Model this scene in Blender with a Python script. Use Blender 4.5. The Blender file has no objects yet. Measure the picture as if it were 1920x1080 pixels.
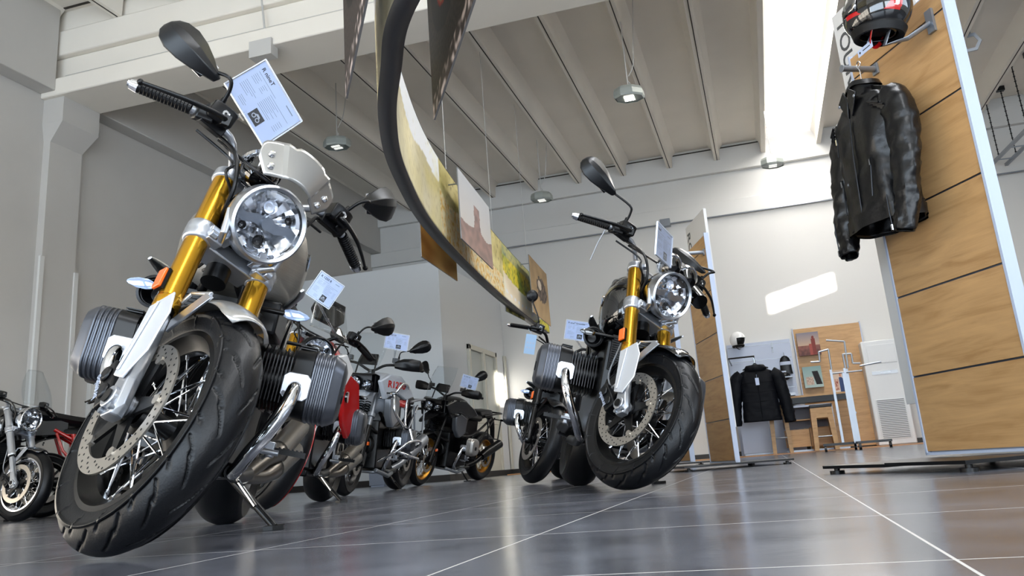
import bpy, math, random
from mathutils import Vector, Matrix, noise
random.seed(7)
R = math.radians
PI = math.pi
V = Vector
sc = bpy.context.scene
col = sc.collection
# ------------------------------------------------------------------ camera
CAMH, PITCH, ROLL, YAW, F, CX, CY = .1243, R(15.018), R(-4.454), R(-15.578), 1568.05, 960., 455.5
_fw = V((math.sin(YAW)*math.cos(PITCH), math.cos(YAW)*math.cos(PITCH), math.sin(PITCH)))
_r0 = V((math.cos(YAW), -math.sin(YAW), 0)); _u0 = _r0.cross(_fw)
_rt = _r0*math.cos(ROLL) + _u0*math.sin(ROLL); _up = -_r0*math.sin(ROLL) + _u0*math.cos(ROLL)
CAM = V((0, 0, CAMH))
cd = bpy.data.cameras.new('camera'); cam = bpy.data.objects.new('camera', cd); col.objects.link(cam)
cam.matrix_world = Matrix(((_rt.x, _up.x, -_fw.x, 0), (_rt.y, _up.y, -_fw.y, 0), (_rt.z, _up.z, -_fw.z, CAMH), (0, 0, 0, 1)))
cd.sensor_width = 36; cd.lens = F/1920*36; cd.shift_y = -(540-CY)/1920; cd.clip_start = .02; cd.clip_end = 200
cd.dof.use_dof = False
sc.camera = cam
# ------------------------------------------------------------------ world, daylight, exposure
sc.view_settings.view_transform = 'Standard'; sc.view_settings.look = 'None'
sc.view_settings.gamma = 1; sc.view_settings.exposure = -0.08; sc.view_settings.use_curve_mapping = False
w = bpy.data.worlds.new('world'); sc.world = w; w.use_nodes = True
w.node_tree.nodes['Background'].inputs[0].default_value = (.62, .78, 1, 1)
w.node_tree.nodes['Background'].inputs[1].default_value = 1.6
XL, XR, YB, YF, ZC = -7.85, 8.0, 16.5, -6.0, 6.05          # the hall
def area(name, loc, target, sx, sy, power, colr):
    l = bpy.data.lights.new(name, 'AREA'); l.shape = 'RECTANGLE'; l.size = sx; l.size_y = sy; l.energy = power; l.color = colr
    o = bpy.data.objects.new(name, l); col.objects.link(o); o.location = loc
    o.rotation_euler = (V(target)-V(loc)).to_track_quat('-Z', 'Y').to_euler(); return o
sl = bpy.data.lights.new('sun', 'SUN'); sl.energy = 55; sl.angle = R(.6); sl.color = (1, .93, .82)
so = bpy.data.objects.new('sun', sl); col.objects.link(so); so.location = (14, 8, 9)
SUND = V((-1, .8, -.24)).normalized(); so.rotation_euler = SUND.to_track_quat('-Z', 'Y').to_euler()
area('daylight_shopfront', (-3.2, YF+.25, 2.2), (-3.2, 5, 5.5), 7.5, 3.4, 640, (.74, .87, 1))
area('daylight_shopfront_east', (4.2, YF+.25, 2.2), (4.2, 5, 5.5), 5.5, 3.4, 570, (.84, .92, 1))
area('daylight_side', (XR-.2, 2.5, 2.9), (0, 4.5, 4.6), 6.0, 2.4, 270, (.76, .87, 1))
area('daylight_roof_rear', (1.23, 12.0, 5.98), (1.23, 12.0, 0), .86, 7.4, 310, (1, .96, .90))
area('daylight_roof_front', (1.23, 1.2, 5.98), (1.23, 1.2, 0), .86, 11, 380, (.93, .96, 1))

def ray(x, y): return _fw + _rt*((x-CX)/F) - _up*((y-CY)/F)
def on(x, y, axis, val):
    d = ray(x, y); return CAM + d*((val-CAM[axis])/d[axis])
def dep(x, y, D): return CAM + ray(x, y)*D
def hdir(x):
    d = ray(x, 840-(x-1444)*.0779); d.z = 0; return d.normalized()
def onpl(x, y, p, d):
    n = V((-d.y, d.x, 0)); r = ray(x, y); return CAM + r*(n.dot(p-CAM)/n.dot(r))

# ------------------------------------------------------------------ materials
def lin(h):
    if not isinstance(h, str): return tuple(h)+((1,) if len(h) == 3 else ())
    c = [int(h[i:i+2], 16)/255 for i in (0, 2, 4)]
    return tuple((x/12.92 if x <= .04045 else ((x+.055)/1.055)**2.4) for x in c)+(1,)
MC = {}
def mat(name, colr=(.5, .5, .5), rough=.5, metal=0, coat=0, bump=0, bscale=60, var=0, vscale=4, stretch=None, trans=0, emit=0, ecol=None, alpha=1, spec=.5, ior=None):
    if name in MC: return MC[name]
    m = bpy.data.materials.new(name); m.use_nodes = True; nt = m.node_tree; b = nt.nodes['Principled BSDF']
    c = lin(colr); b.inputs['Base Color'].default_value = c; b.inputs['Roughness'].default_value = rough; b.inputs['Metallic'].default_value = metal
    b.inputs['Coat Weight'].default_value = coat; b.inputs['Coat Roughness'].default_value = .04; b.inputs['Specular IOR Level'].default_value = spec
    b.inputs['Transmission Weight'].default_value = trans; b.inputs['Alpha'].default_value = alpha
    if ior: b.inputs['IOR'].default_value = ior
    if emit: b.inputs['Emission Color'].default_value = lin(ecol) if ecol else c; b.inputs['Emission Strength'].default_value = emit
    tc = nt.nodes.new('ShaderNodeTexCoord'); src = tc.outputs['Object']
    if stretch:
        mp = nt.nodes.new('ShaderNodeMapping'); mp.inputs['Scale'].default_value = stretch; nt.links.new(src, mp.inputs[0]); src = mp.outputs[0]
    if var:
        n = nt.nodes.new('ShaderNodeTexNoise'); n.inputs['Scale'].default_value = vscale; n.inputs['Detail'].default_value = 5; nt.links.new(src, n.inputs['Vector'])
        cr = nt.nodes.new('ShaderNodeValToRGB'); cr.color_ramp.elements[0].position = .3; cr.color_ramp.elements[1].position = .7
        cr.color_ramp.elements[0].color = tuple(x*(1-var) for x in c[:3])+(1,); cr.color_ramp.elements[1].color = tuple(min(1, x*(1+var)) for x in c[:3])+(1,)
        nt.links.new(n.outputs['Fac'], cr.inputs[0]); nt.links.new(cr.outputs[0], b.inputs['Base Color'])
    if bump:
        n = nt.nodes.new('ShaderNodeTexNoise'); n.inputs['Scale'].default_value = bscale; n.inputs['Detail'].default_value = 3; nt.links.new(src, n.inputs['Vector'])
        bp = nt.nodes.new('ShaderNodeBump'); bp.inputs['Strength'].default_value = bump; bp.inputs['Distance'].default_value = .002
        nt.links.new(n.outputs['Fac'], bp.inputs['Height']); nt.links.new(bp.outputs[0], b.inputs['Normal'])
    MC[name] = m; return m
def clear_mat(name, tint=(1, 1, 1), shine=.12, alpha=.1, rough=.03):
    if name in MC: return MC[name]
    m = bpy.data.materials.new(name); m.use_nodes = True; nt = m.node_tree; nt.nodes.clear()
    o = nt.nodes.new('ShaderNodeOutputMaterial'); t = nt.nodes.new('ShaderNodeBsdfTransparent'); t.inputs[0].default_value = tuple(tint)+(1,)
    g = nt.nodes.new('ShaderNodeBsdfGlossy'); g.inputs['Roughness'].default_value = rough
    fr = nt.nodes.new('ShaderNodeMath'); fr.operation = 'POWER'; fr.inputs[1].default_value = 3.5; lw = nt.nodes.new('ShaderNodeLayerWeight'); lw.inputs[0].default_value = .5; nt.links.new(lw.outputs['Facing'], fr.inputs[0])
    ad = nt.nodes.new('ShaderNodeMath'); ad.operation = 'MULTIPLY_ADD'; ad.inputs[1].default_value = .55; ad.inputs[2].default_value = alpha
    ad.use_clamp = True
    mx = nt.nodes.new('ShaderNodeMixShader'); nt.links.new(fr.outputs[0], ad.inputs[0]); nt.links.new(ad.outputs[0], mx.inputs[0])
    nt.links.new(t.outputs[0], mx.inputs[1]); nt.links.new(g.outputs[0], mx.inputs[2]); nt.links.new(mx.outputs[0], o.inputs[0])
    MC[name] = m; return m
def attr_mat(name, rough=.5, sheen=0):
    if name in MC: return MC[name]
    m = bpy.data.materials.new(name); m.use_nodes = True; nt = m.node_tree; b = nt.nodes['Principled BSDF']
    a = nt.nodes.new('ShaderNodeVertexColor'); a.layer_name = 'print'; nt.links.new(a.outputs[0], b.inputs['Base Color']); b.inputs['Roughness'].default_value = rough; b.inputs['Specular IOR Level'].default_value = .18
    MC[name] = m; return m
def wood_mat(name, base='B98A52', rough=.42):
    if name in MC: return MC[name]
    m = bpy.data.materials.new(name); m.use_nodes = True; nt = m.node_tree; b = nt.nodes['Principled BSDF']; N = nt.nodes.new; Lk = nt.links.new
    tc = N('ShaderNodeTexCoord'); oi = N('ShaderNodeObjectInfo'); ad = N('ShaderNodeVectorMath'); ad.operation = 'MULTIPLY_ADD'
    ad.inputs[1].default_value = (1, 1, 1); Lk(tc.outputs['Object'], ad.inputs[0])
    sc_ = N('ShaderNodeVectorMath'); sc_.operation = 'SCALE'; sc_.inputs[0].default_value = (3.1, 5.7, 9.3); Lk(oi.outputs['Random'], sc_.inputs['Scale']); Lk(sc_.outputs[0], ad.inputs[2])
    mp = N('ShaderNodeMapping'); mp.inputs['Scale'].default_value = (1.2, 1.2, 9); Lk(ad.outputs[0], mp.inputs[0])
    n1 = N('ShaderNodeTexNoise'); n1.inputs['Scale'].default_value = 2.2; n1.inputs['Detail'].default_value = 8; n1.inputs['Distortion'].default_value = 1.2; Lk(mp.outputs[0], n1.inputs['Vector'])
    mp2 = N('ShaderNodeMapping'); mp2.inputs['Scale'].default_value = (4, 4, 120); Lk(ad.outputs[0], mp2.inputs[0])
    n2 = N('ShaderNodeTexNoise'); n2.inputs['Scale'].default_value = 2; n2.inputs['Detail'].default_value = 4; Lk(mp2.outputs[0], n2.inputs['Vector'])
    mx = N('ShaderNodeMath'); mx.operation = 'MULTIPLY_ADD'; mx.inputs[1].default_value = .28; Lk(n2.outputs['Fac'], mx.inputs[0]); Lk(n1.outputs['Fac'], mx.inputs[2])
    cr = N('ShaderNodeValToRGB'); e = cr.color_ramp.elements; c = lin(base)
    e[0].position = .42; e[0].color = tuple(x*k for x, k in zip(c[:3], (.80, .74, .66)))+(1,); e[1].position = .86; e[1].color = tuple(min(1, x*1.16) for x in c[:3])+(1,)
    k = e.new(.62); k.color = c; Lk(mx.outputs[0], cr.inputs[0]); Lk(cr.outputs[0], b.inputs['Base Color']); b.inputs['Roughness'].default_value = rough
    MC[name] = m; return m
def floor_mat():
    m = bpy.data.materials.new('slate_tiles'); m.use_nodes = True; nt = m.node_tree; b = nt.nodes['Principled BSDF']; N = nt.nodes.new; Lk = nt.links.new
    tc = N('ShaderNodeTexCoord'); mp = N('ShaderNodeMapping'); mp.inputs['Location'].default_value = (.44+.605*40, -1.0+.605*40, 0); Lk(tc.outputs['Object'], mp.inputs[0])
    br = N('ShaderNodeTexBrick'); br.offset = 0; br.squash = 1; br.inputs['Scale'].default_value = 1; br.inputs['Brick Width'].default_value = .605; br.inputs['Row Height'].default_value = .605
    br.inputs['Mortar Size'].default_value = .0022; br.inputs['Mortar Smooth'].default_value = .3; br.inputs['Bias'].default_value = 0
    br.inputs['Color1'].default_value = (.95, .95, .95, 1); br.inputs['Color2'].default_value = (1.05, 1.05, 1.05, 1); Lk(mp.outputs[0], br.inputs['Vector'])
    n = N('ShaderNodeTexNoise'); n.inputs['Scale'].default_value = 3.2; n.inputs['Detail'].default_value = 9; n.inputs['Roughness'].default_value = .62; Lk(tc.outputs['Object'], n.inputs['Vector'])
    cr = N('ShaderNodeValToRGB'); e = cr.color_ramp.elements; e[0].position = .3; e[0].color = lin('3E4047'); e[1].position = .72; e[1].color = lin('666973'); Lk(n.outputs['Fac'], cr.inputs[0])
    v = N('ShaderNodeTexNoise'); v.inputs['Scale'].default_value = 38; v.inputs['Detail'].default_value = 6; Lk(tc.outputs['Object'], v.inputs['Vector'])
    cs = N('ShaderNodeValToRGB'); cs.color_ramp.elements[0].position = .68; cs.color_ramp.elements[1].position = .80; Lk(v.outputs['Fac'], cs.inputs[0])
    m0 = N('ShaderNodeMix'); m0.data_type = 'RGBA'; Lk(cs.outputs[0], m0.inputs[0]); Lk(cr.outputs[0], m0.inputs[6]); m0.inputs[7].default_value = lin('777A82')
    m1 = N('ShaderNodeMix'); m1.data_type = 'RGBA'; m1.blend_type = 'MULTIPLY'; m1.inputs[0].default_value = 1; Lk(m0.outputs[2], m1.inputs[6]); Lk(br.outputs['Color'], m1.inputs[7])
    m2 = N('ShaderNodeMix'); m2.data_type = 'RGBA'; Lk(br.outputs['Fac'], m2.inputs[0]); Lk(m1.outputs[2], m2.inputs[6]); m2.inputs[7].default_value = lin('B9B6B2'); Lk(m2.outputs[2], b.inputs['Base Color'])
    rr = N('ShaderNodeMapRange'); rr.inputs['To Min'].default_value = .14; rr.inputs['To Max'].default_value = .28; Lk(n.outputs['Fac'], rr.inputs['Value'])
    r2 = N('ShaderNodeMath'); r2.operation = 'MULTIPLY_ADD'; r2.inputs[1].default_value = .4; Lk(br.outputs['Fac'], r2.inputs[0]); Lk(rr.outputs[0], r2.inputs[2]); Lk(r2.outputs[0], b.inputs['Roughness'])
    bp = N('ShaderNodeBump'); bp.inputs['Strength'].default_value = .12; bp.inputs['Distance'].default_value = .003; Lk(v.outputs['Fac'], bp.inputs['Height']); Lk(bp.outputs[0], b.inputs['Normal'])
    return m

M_WALL = mat('plaster', 'BDBAB5', .85, bump=.15, bscale=30, var=.03, vscale=1.5)
M_WALLW = mat('plaster_white', 'D2D1CE', .85, bump=.1, bscale=30)
M_CEIL = mat('painted_concrete', 'E6E0D5', .85, var=.03, vscale=1.2, bump=.2, bscale=18)
M_SEAM = mat('seam_dark', '3A352F', .9)
M_TRIM = mat('trim_grey', 'BDBBB7', .6)
M_BASE = mat('baseboard_dark', '2A2624', .5)
M_WOOD = wood_mat('oak', 'B48D5E', .45)
M_WOODD = wood_mat('oak_floor', 'B07C4A', .35)
M_WHITE = mat('white_lacquer', 'AEB8CC', .4)
M_WHITEP = mat('white_paint', 'E6E6E6', .3, coat=.6)
M_GREYP = mat('grey_steel', '8F949B', .35, metal=.7)
M_CHROME = mat('chrome', 'E4E6EA', .06, metal=1)
M_ALU = mat('aluminium', 'C6CAD0', .28, metal=1, bump=.1, bscale=300)
M_ALUW = mat('aluminium_bright', 'B9BDC4', .30, metal=.85)
M_GOLD = mat('gold_anodised', 'C4922A', .22, metal=.92)
M_GOLDR = mat('gold_rim', 'A87A2C', .35, metal=.9)
M_RUB = mat('tyre_rubber', '0A0B0E', .40, bump=.25, bscale=220, spec=.32)
M_BLK = mat('black_plastic', '060608', .33, spec=.3)
M_BLKG = mat('black_gloss', '050506', .08, coat=1)
M_BLKM = mat('black_metal', '070708', .30, metal=.2, spec=.4)
M_BLKS = mat('black_satin', '08090C', .34, spec=.35)
M_SEAT = mat('seat_vinyl', '070708', .5, spec=.25, bump=.3, bscale=260)
M_SILV = mat('silver_paint', 'A3A19D', .30, metal=.7, coat=.5)
M_TANKG = mat('brushed_tank', 'A29D94', .34, metal=.7, stretch=(1, 1, 30), var=.08, vscale=14)
M_COV = mat('cylinder_cover_grey', '585B62', .34, metal=.75)
M_DISC = mat('disc_steel', 'B9B3AA', .30, metal=.9)
M_HOLE = mat('hole_dark', '0A0A0A', .8)
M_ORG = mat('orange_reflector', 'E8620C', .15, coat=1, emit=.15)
M_RED = mat('red_paint', 'B41212', .2, coat=.8)
M_GREYB = mat('grey_bodywork', '5C6066', .3, metal=.4, coat=.5)
M_LGREY = mat('light_grey_bodywork', 'A9AFB8', .3, coat=.6)
M_BLUE = mat('indicator_lens', '9FB4D8', .1, metal=.5, coat=1)
M_GLASS = clear_mat('clear_glass', (.97, .98, 1), alpha=.04)
M_SCREEN = clear_mat('windscreen_acrylic', (.93, .95, .96), alpha=.015)
M_ACRYL = clear_mat('acrylic_clear', (.97, .98, 1), alpha=.04)
M_PAPER = mat('paper', 'BECBE6', .6)
M_INK = mat('ink', '15181D', .6)
M_INKG = mat('ink_grey', '7C8794', .6)
M_LEATH = mat('black_leather', '060608', .34, bump=.8, bscale=42, spec=.38)
M_PARKA = mat('navy_nylon', '04060D', .6, spec=.15, bump=.8, bscale=25)
M_RESIN = mat('plastic_white_matt', 'D5D7D8', .45)
M_LAMP = mat('lamp_on', 'FFFFFF', .5, emit=9, ecol='FFF8EA')
M_BLUED = mat('dark_blue', '1C2A44', .4)

# ------------------------------------------------------------------ mesh builder
class MB:
    def __init__(s): s.v = []; s.f = []; s.m = []; s.cm = 0
    def add(s, vs, fs, mi=None):
        o = len(s.v); s.v += [V(p) for p in vs]; s.f += [tuple(i+o for i in f) for f in fs]; s.m += [s.cm if mi is None else mi]*len(fs); return s
    def box(s, c, size, rot=None, mi=None, taper=1):
        x, y, z = size[0]/2, size[1]/2, size[2]/2
        p = [V((i*x*(taper if k > 0 else 1), j*y*(taper if k > 0 else 1), k*z)) for k in (-1, 1) for j in (-1, 1) for i in (-1, 1)]
        if rot is not None: p = [rot @ q for q in p]
        return s.add([q+V(c) for q in p], [(0, 2, 3, 1), (4, 5, 7, 6), (0, 1, 5, 4), (2, 6, 7, 3), (0, 4, 6, 2), (1, 3, 7, 5)], mi)
    def bb(s, a, b, mi=None):
        return s.box([(a[i]+b[i])/2 for i in range(3)], [abs(b[i]-a[i]) for i in range(3)], mi=mi)
    def quad8(s, lo, hi, mi=None):   # two quads (4 pts each) bridged
        return s.add(list(lo)+list(hi), [(3, 2, 1, 0), (4, 5, 6, 7), (0, 1, 5, 4), (1, 2, 6, 5), (2, 3, 7, 6), (3, 0, 4, 7)], mi)
    def tube(s, pts, r, n=12, mi=None, cap=True, smooth=0, flat=1):
        pts = [V(p) for p in pts]; rs = list(r) if hasattr(r, '__len__') else [r]*len(pts)
        if smooth and len(pts) > 2:
            P, Q = [], []
            for i in range(len(pts)-1):
                a, b, c, d = pts[max(i-1, 0)], pts[i], pts[i+1], pts[min(i+2, len(pts)-1)]
                for k in range(smooth):
                    t = k/smooth; P.append(.5*((2*b)+(c-a)*t+(2*a-5*b+4*c-d)*t*t+(3*b-a-3*c+d)*t**3)); Q.append(rs[i]+(rs[i+1]-rs[i])*t)
            P.append(pts[-1]); Q.append(rs[-1]); pts, rs = P, Q
        vs = []; prev = None
        for i, p in enumerate(pts):
            t = (pts[min(i+1, len(pts)-1)]-pts[max(i-1, 0)])
            if t.length < 1e-9: t = V((0, 0, 1))
            t.normalize()
            if prev is None: a = t.orthogonal().normalized()
            else: a = (prev-t*prev.dot(t)); a = a.normalized() if a.length > 1e-6 else t.orthogonal().normalized()
            prev = a; b = t.cross(a)
            for k in range(n): th = 2*PI*k/n; vs.append(p+a*(math.cos(th)*rs[i])+b*(math.sin(th)*rs[i]*flat))
        fs = []
        for i in range(len(pts)-1):
            for k in range(n): k2 = (k+1) % n; fs.append((i*n+k, i*n+k2, (i+1)*n+k2, (i+1)*n+k))
        if cap: fs.append(tuple(range(n-1, -1, -1))); L = (len(pts)-1)*n; fs.append(tuple(range(L, L+n)))
        return s.add(vs, fs, mi)
    def cyl(s, a, b, r, r2=None, n=20, mi=None, cap=True): return s.tube([a, b], [r, r if r2 is None else r2], n, mi, cap)
    def lathe(s, prof, c=(0, 0, 0), axis=(0, 1, 0), n=48, mi=None, close=False, a0=0, a1=2*PI):
        c = V(c); ax = V(axis).normalized(); u = V((1, 0, 0)) if abs(ax.x) < .9 else V((0, 0, 1)); u = (u-ax*u.dot(ax)).normalized(); w_ = ax.cross(u)
        full = abs(a1-a0-2*PI) < 1e-6; m = n if full else n+1; vs = []
        for i in range(m):
            th = a0+(a1-a0)*i/n; d = u*math.cos(th)+w_*math.sin(th)
            for r_, h_ in prof: vs.append(c+d*r_+ax*h_)
        k = len(prof); fs = []
        for i in range(n):
            j = (i+1) % m
            for q in range(k if close else k-1): q2 = (q+1) % k; fs.append((i*k+q, i*k+q2, j*k+q2, j*k+q))
        return s.add(vs, fs, mi)
    def loft(s, secs, mi=None, cap=True, closed=True):
        n = len(secs[0]); vs = [p for q in secs for p in q]; fs = []
        for i in range(len(secs)-1):
            for k in range(n if closed else n-1): k2 = (k+1) % n; fs.append((i*n+k, i*n+k2, (i+1)*n+k2, (i+1)*n+k))
        if cap and closed: fs.append(tuple(range(n-1, -1, -1))); L = (len(secs)-1)*n; fs.append(tuple(range(L, L+n)))
        return s.add(vs, fs, mi)
    def prism(s, poly, o, u, v_, d, mi=None):   # 2-D polygon in the plane o,u,v_ pushed along d
        o, u, v_, d = V(o), V(u), V(v_), V(d); n = len(poly)
        a = [o+u*x+v_*y for x, y in poly]; b = [p+d for p in a]
        return s.add(a+b, [tuple(range(n-1, -1, -1)), tuple(range(n, 2*n))]+[(i, (i+1) % n, n+(i+1) % n, n+i) for i in range(n)], mi)
    def ball(s, c, r, nu=20, nv=12, mi=None, rot=None, p=1):
        r = r if hasattr(r, '__len__') else (r, r, r); secs = []
        def sg(x): return math.copysign(abs(x)**p, x)
        for i in range(nv+1):
            ph = -PI/2+PI*i/nv; ph = max(-PI/2+.02, min(PI/2-.02, ph)); q = []
            for k in range(nu):
                th = 2*PI*k/nu; w_ = V((r[0]*sg(math.cos(ph))*sg(math.cos(th)), r[1]*sg(math.cos(ph))*sg(math.sin(th)), r[2]*sg(math.sin(ph))))
                q.append(V(c)+(rot @ w_ if rot is not None else w_))
            secs.append(q)
        return s.loft(secs, mi)
    def build(s, name, mats, parent=None, M=None, ang=38, bevel=0, solid=0, fix=True):
        me = bpy.data.meshes.new(name); me.from_pydata([tuple(p) for p in s.v], [], s.f)
        mats = mats if isinstance(mats, (list, tuple)) else [mats]
        for m in mats: me.materials.append(m)
        for p, i in zip(me.polygons, s.m): p.material_index = i
        if fix:
            import bmesh
            b = bmesh.new(); b.from_mesh(me); bmesh.ops.recalc_face_normals(b, faces=b.faces); b.to_mesh(me); b.free()
        me.shade_smooth(); me.set_sharp_from_angle(angle=R(ang))
        o = bpy.data.objects.new(name, me); col.objects.link(o)
        if parent: o.parent = parent
        if M is not None: o.matrix_local = M
        if bevel:
            b = o.modifiers.new('bevel', 'BEVEL'); b.width = bevel; b.segments = 2; b.limit_method = 'ANGLE'; b.angle_limit = R(40)
        if solid:
            b = o.modifiers.new('solid', 'SOLIDIFY'); b.thickness = solid
        return o
def tag(o, label=None, cat=None, group=None, kind=None):
    if label: o['label'] = label
    if cat: o['category'] = cat
    if group: o['group'] = group
    if kind: o['kind'] = kind
    return o
def thing(name, label, cat, loc=(0, 0, 0), M=None, group=None):
    o = bpy.data.objects.new(name, None); o.empty_display_size = .1; col.objects.link(o)
    if M is not None: o.matrix_world = M
    else: o.location = loc
    return tag(o, label, cat, group)
def struct(o): o['kind'] = 'structure'; return o
def frame(o, x, y, z=None):
    x, y = V(x).normalized(), V(y).normalized(); z = x.cross(y).normalized() if z is None else V(z).normalized()
    return Matrix(((x.x, y.x, z.x, o[0]), (x.y, y.y, z.y, o[1]), (x.z, y.z, z.z, o[2]), (0, 0, 0, 1)))
def text(body, size, M, m, parent=None, depth=.0006, name='lettering', bold=0, align='LEFT', sx=1):
    c = bpy.data.curves.new('t', 'FONT'); c.body = body; c.size = size; c.extrude = depth; c.offset = bold; c.align_x = align; c.resolution_u = 3
    t = bpy.data.objects.new('t', c); col.objects.link(t); bpy.context.view_layer.update()
    me = bpy.data.meshes.new_from_object(t); bpy.data.objects.remove(t); bpy.data.curves.remove(c)
    me.name = name; me.materials.clear(); me.materials.append(m)
    o = bpy.data.objects.new(name, me); col.objects.link(o)
    if parent: o.parent = parent
    o.matrix_local = M @ Matrix.Diagonal((sx, 1, 1, 1)); return o
def painted(name, o, u, v_, nx, ny, fn, parent=None, thick=.004, m=None, side=None):
    """a printed sheet: fine grid whose ink colour comes from fn(s, t), plus a plain back"""
    o, u, v_ = V(o), V(u), V(v_); n = u.cross(v_).normalized(); vs = []; cs = []
    for j in range(ny+1):
        for i in range(nx+1): vs.append(o+u*(i/nx)+v_*(j/ny)); cs.append(fn(i/nx, j/ny))
    fs = [(j*(nx+1)+i, j*(nx+1)+i+1, (j+1)*(nx+1)+i+1, (j+1)*(nx+1)+i) for j in range(ny) for i in range(nx)]
    k = len(vs); b = [o, o+u, o+u+v_, o+v_]; vs += [p-n*thick for p in b]; cs += [(.25, .25, .26)]*4
    c0, c1, c2, c3 = 0, nx, (ny+1)*(nx+1)-1, ny*(nx+1)
    fs += [(k+3, k+2, k+1, k)]
    vs += [vs[c0], vs[c1], vs[c2], vs[c3]]; cs += [(.3, .3, .31)]*4; q = k+4
    fs += [(q, k, k+1, q+1), (q+1, k+1, k+2, q+2), (q+2, k+2, k+3, q+3), (q+3, k+3, k, q)]
    me = bpy.data.meshes.new(name); me.from_pydata([tuple(p) for p in vs], [], fs)
    a = me.color_attributes.new('print', 'FLOAT_COLOR', 'POINT')
    for i, c in enumerate(cs): a.data[i].color = (c[0], c[1], c[2], 1)
    me.materials.append(m or attr_mat('printed_sheet', .45)); ob = bpy.data.objects.new(name, me); col.objects.link(ob)
    if parent: ob.parent = parent
    return ob
def mixc(a, b, t): t = max(0, min(1, t)); return tuple(a[i]+(b[i]-a[i])*t for i in range(3))
def nz(x, y, s=1, z=0): return noise.noise(V((x*s, y*s, z)))
def hx(h): return lin(h)[:3]

# ------------------------------------------------------------------ the hall
def wall_x(name, x0, x1, ya, yb, za, zb, holes, m):
    """wall of constant x with rectangular holes (y0,y1,z0,z1)"""
    b = MB(); ys = sorted({ya, yb, *[h[0] for h in holes], *[h[1] for h in holes]}); zs = sorted({za, zb, *[h[2] for h in holes], *[h[3] for h in holes]})
    for i in range(len(ys)-1):
        for j in range(len(zs)-1):
            my, mz = (ys[i]+ys[i+1])/2, (zs[j]+zs[j+1])/2
            if not any(h[0] < my < h[1] and h[2] < mz < h[3] for h in holes): b.bb((x0, ys[i], zs[j]), (x1, ys[i+1], zs[j+1]))
    return struct(b.build(name, m))
fl = MB(); fl.bb((XL-.3, YF-.3, -.1), (XR+.3, YB+.3, 0)); struct(fl.build('floor', floor_mat()))
pc = on(936, 730, 0, -4.96); tw = XR-pc.x; wy, wz = pc.y-.8*tw, pc.z+.24*tw
SUNW = [(10.32, 11.36, 4.42, 4.77), (wy-.33, wy+.33, wz-.28, wz+.30)]
w_ = wall_x('wall_right', XR, XR+.12, YF, YB+.3, 0, ZC+.3, SUNW, M_WALLW)
w_ = wall_x('wall_left', XL-.3, XL, YF, YB+.3, 0, ZC+.3, [], M_WALL)
b = MB(); b.bb((XL-.3, YB, 0), (XR+.3, YB+.3, ZC+.3)); struct(b.build('wall_back', M_WALLW))
b = MB()
for a, c in (((XL, 0), (XR, .5)), ((XL, 3.9), (XR, ZC+.3)), ((XL, .5), (-7, 3.9)), ((.6, .5), (1.4, 3.9)), ((7, .5), (XR, 3.9))): b.bb((a[0], YF-.3, a[1]), (c[0], YF, c[1]))
struct(b.build('wall_front', M_WALLW))
for k, (xa, xb) in enumerate(((-7, .6), (1.4, 7))):
    b = MB()
    for i in range(5): x = xa+(xb-xa)*i/4; b.bb((x-.04, YF-.16, .5), (x+.04, YF-.08, 3.9))
    b.bb((xa, YF-.16, 2.9), (xb, YF-.08, 2.98)); struct(b.build('window_%d' % (k+1), M_TRIM))
# mouldings on walls
b = MB(); b.bb((XL, YB-.07, 4.62), (XR, YB, 4.92)); b.bb((XL, YB-.12, 5.5), (XR, YB, ZC)); struct(b.build('trim_1', M_WALLW, bevel=.01))
b = MB(); b.cyl((-5.2, YB-.1, 4.60), (XR, YB-.1, 4.60), .014, n=8); b.bb((-1.46, YB-.16, 4.55), (-1.26, YB-.02, 4.70)); struct(b.build('trim_2', M_GREYP))
b = MB(); b.bb((XL, -5, 4.93), (XL+.22, 7.4, ZC)); b.bb((XL, 8.06, 4.93), (XL+.22, YB, ZC)); struct(b.build('trim_3', M_WALL, bevel=.01))
# column under the main beam with its flared head
b = MB(); b.bb((XL, 7.5, 0), (XL+.10, 8.0, 4.33)); b.quad8([(XL, 7.5, 4.33), (XL+.10, 7.5, 4.33), (XL+.10, 8, 4.33), (XL, 8, 4.33)], [(XL, 7.46, 4.55), (XL+.30, 7.46, 4.55), (XL+.30, 8.04, 4.55), (XL, 8.04, 4.55)])
b.bb((XL, 7.46, 4.55), (XL+.30, 8.04, 4.87)); struct(b.build('trim_4', M_WALL))
b = MB(); b.bb((XL+.09, 7.46, 0), (XL+.12, 7.52, 2.9)); b.bb((XL+.09, 7.98, 0), (XL+.12, 8.04, 2.8)); b.bb((XL, 8.4, 0), (XL+.06, 8.5, 2.15)); struct(b.build('trim_5', M_WALLW))
# main beam (I section)
b = MB(); b.bb((XL, 7.40, 4.87), (XR, 8.05, 5.10)); b.bb((XL, 7.52, 5.10), (XR, 7.93, 5.42)); b.bb((XL, 7.44, 5.42), (XR, 8.01, 5.76))
struct(b.build('trim_6', M_CEIL, bevel=.015))
b = MB(); b.cyl((XL+.3, 7.47, 5.13), (XR, 7.47, 5.13), .016, n=8, mi=0); jb = on(491, 92, 1, 7.4); b.bb((jb.x-.14, 7.36, jb.z-.10), (jb.x+.14, 7.5, jb.z+.10)); b.cyl((jb.x+.02, 7.45, jb.z+.1), (jb.x-.05, 7.43, 5.75), .012, n=6); struct(b.build('trim_7', M_TRIM))
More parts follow.
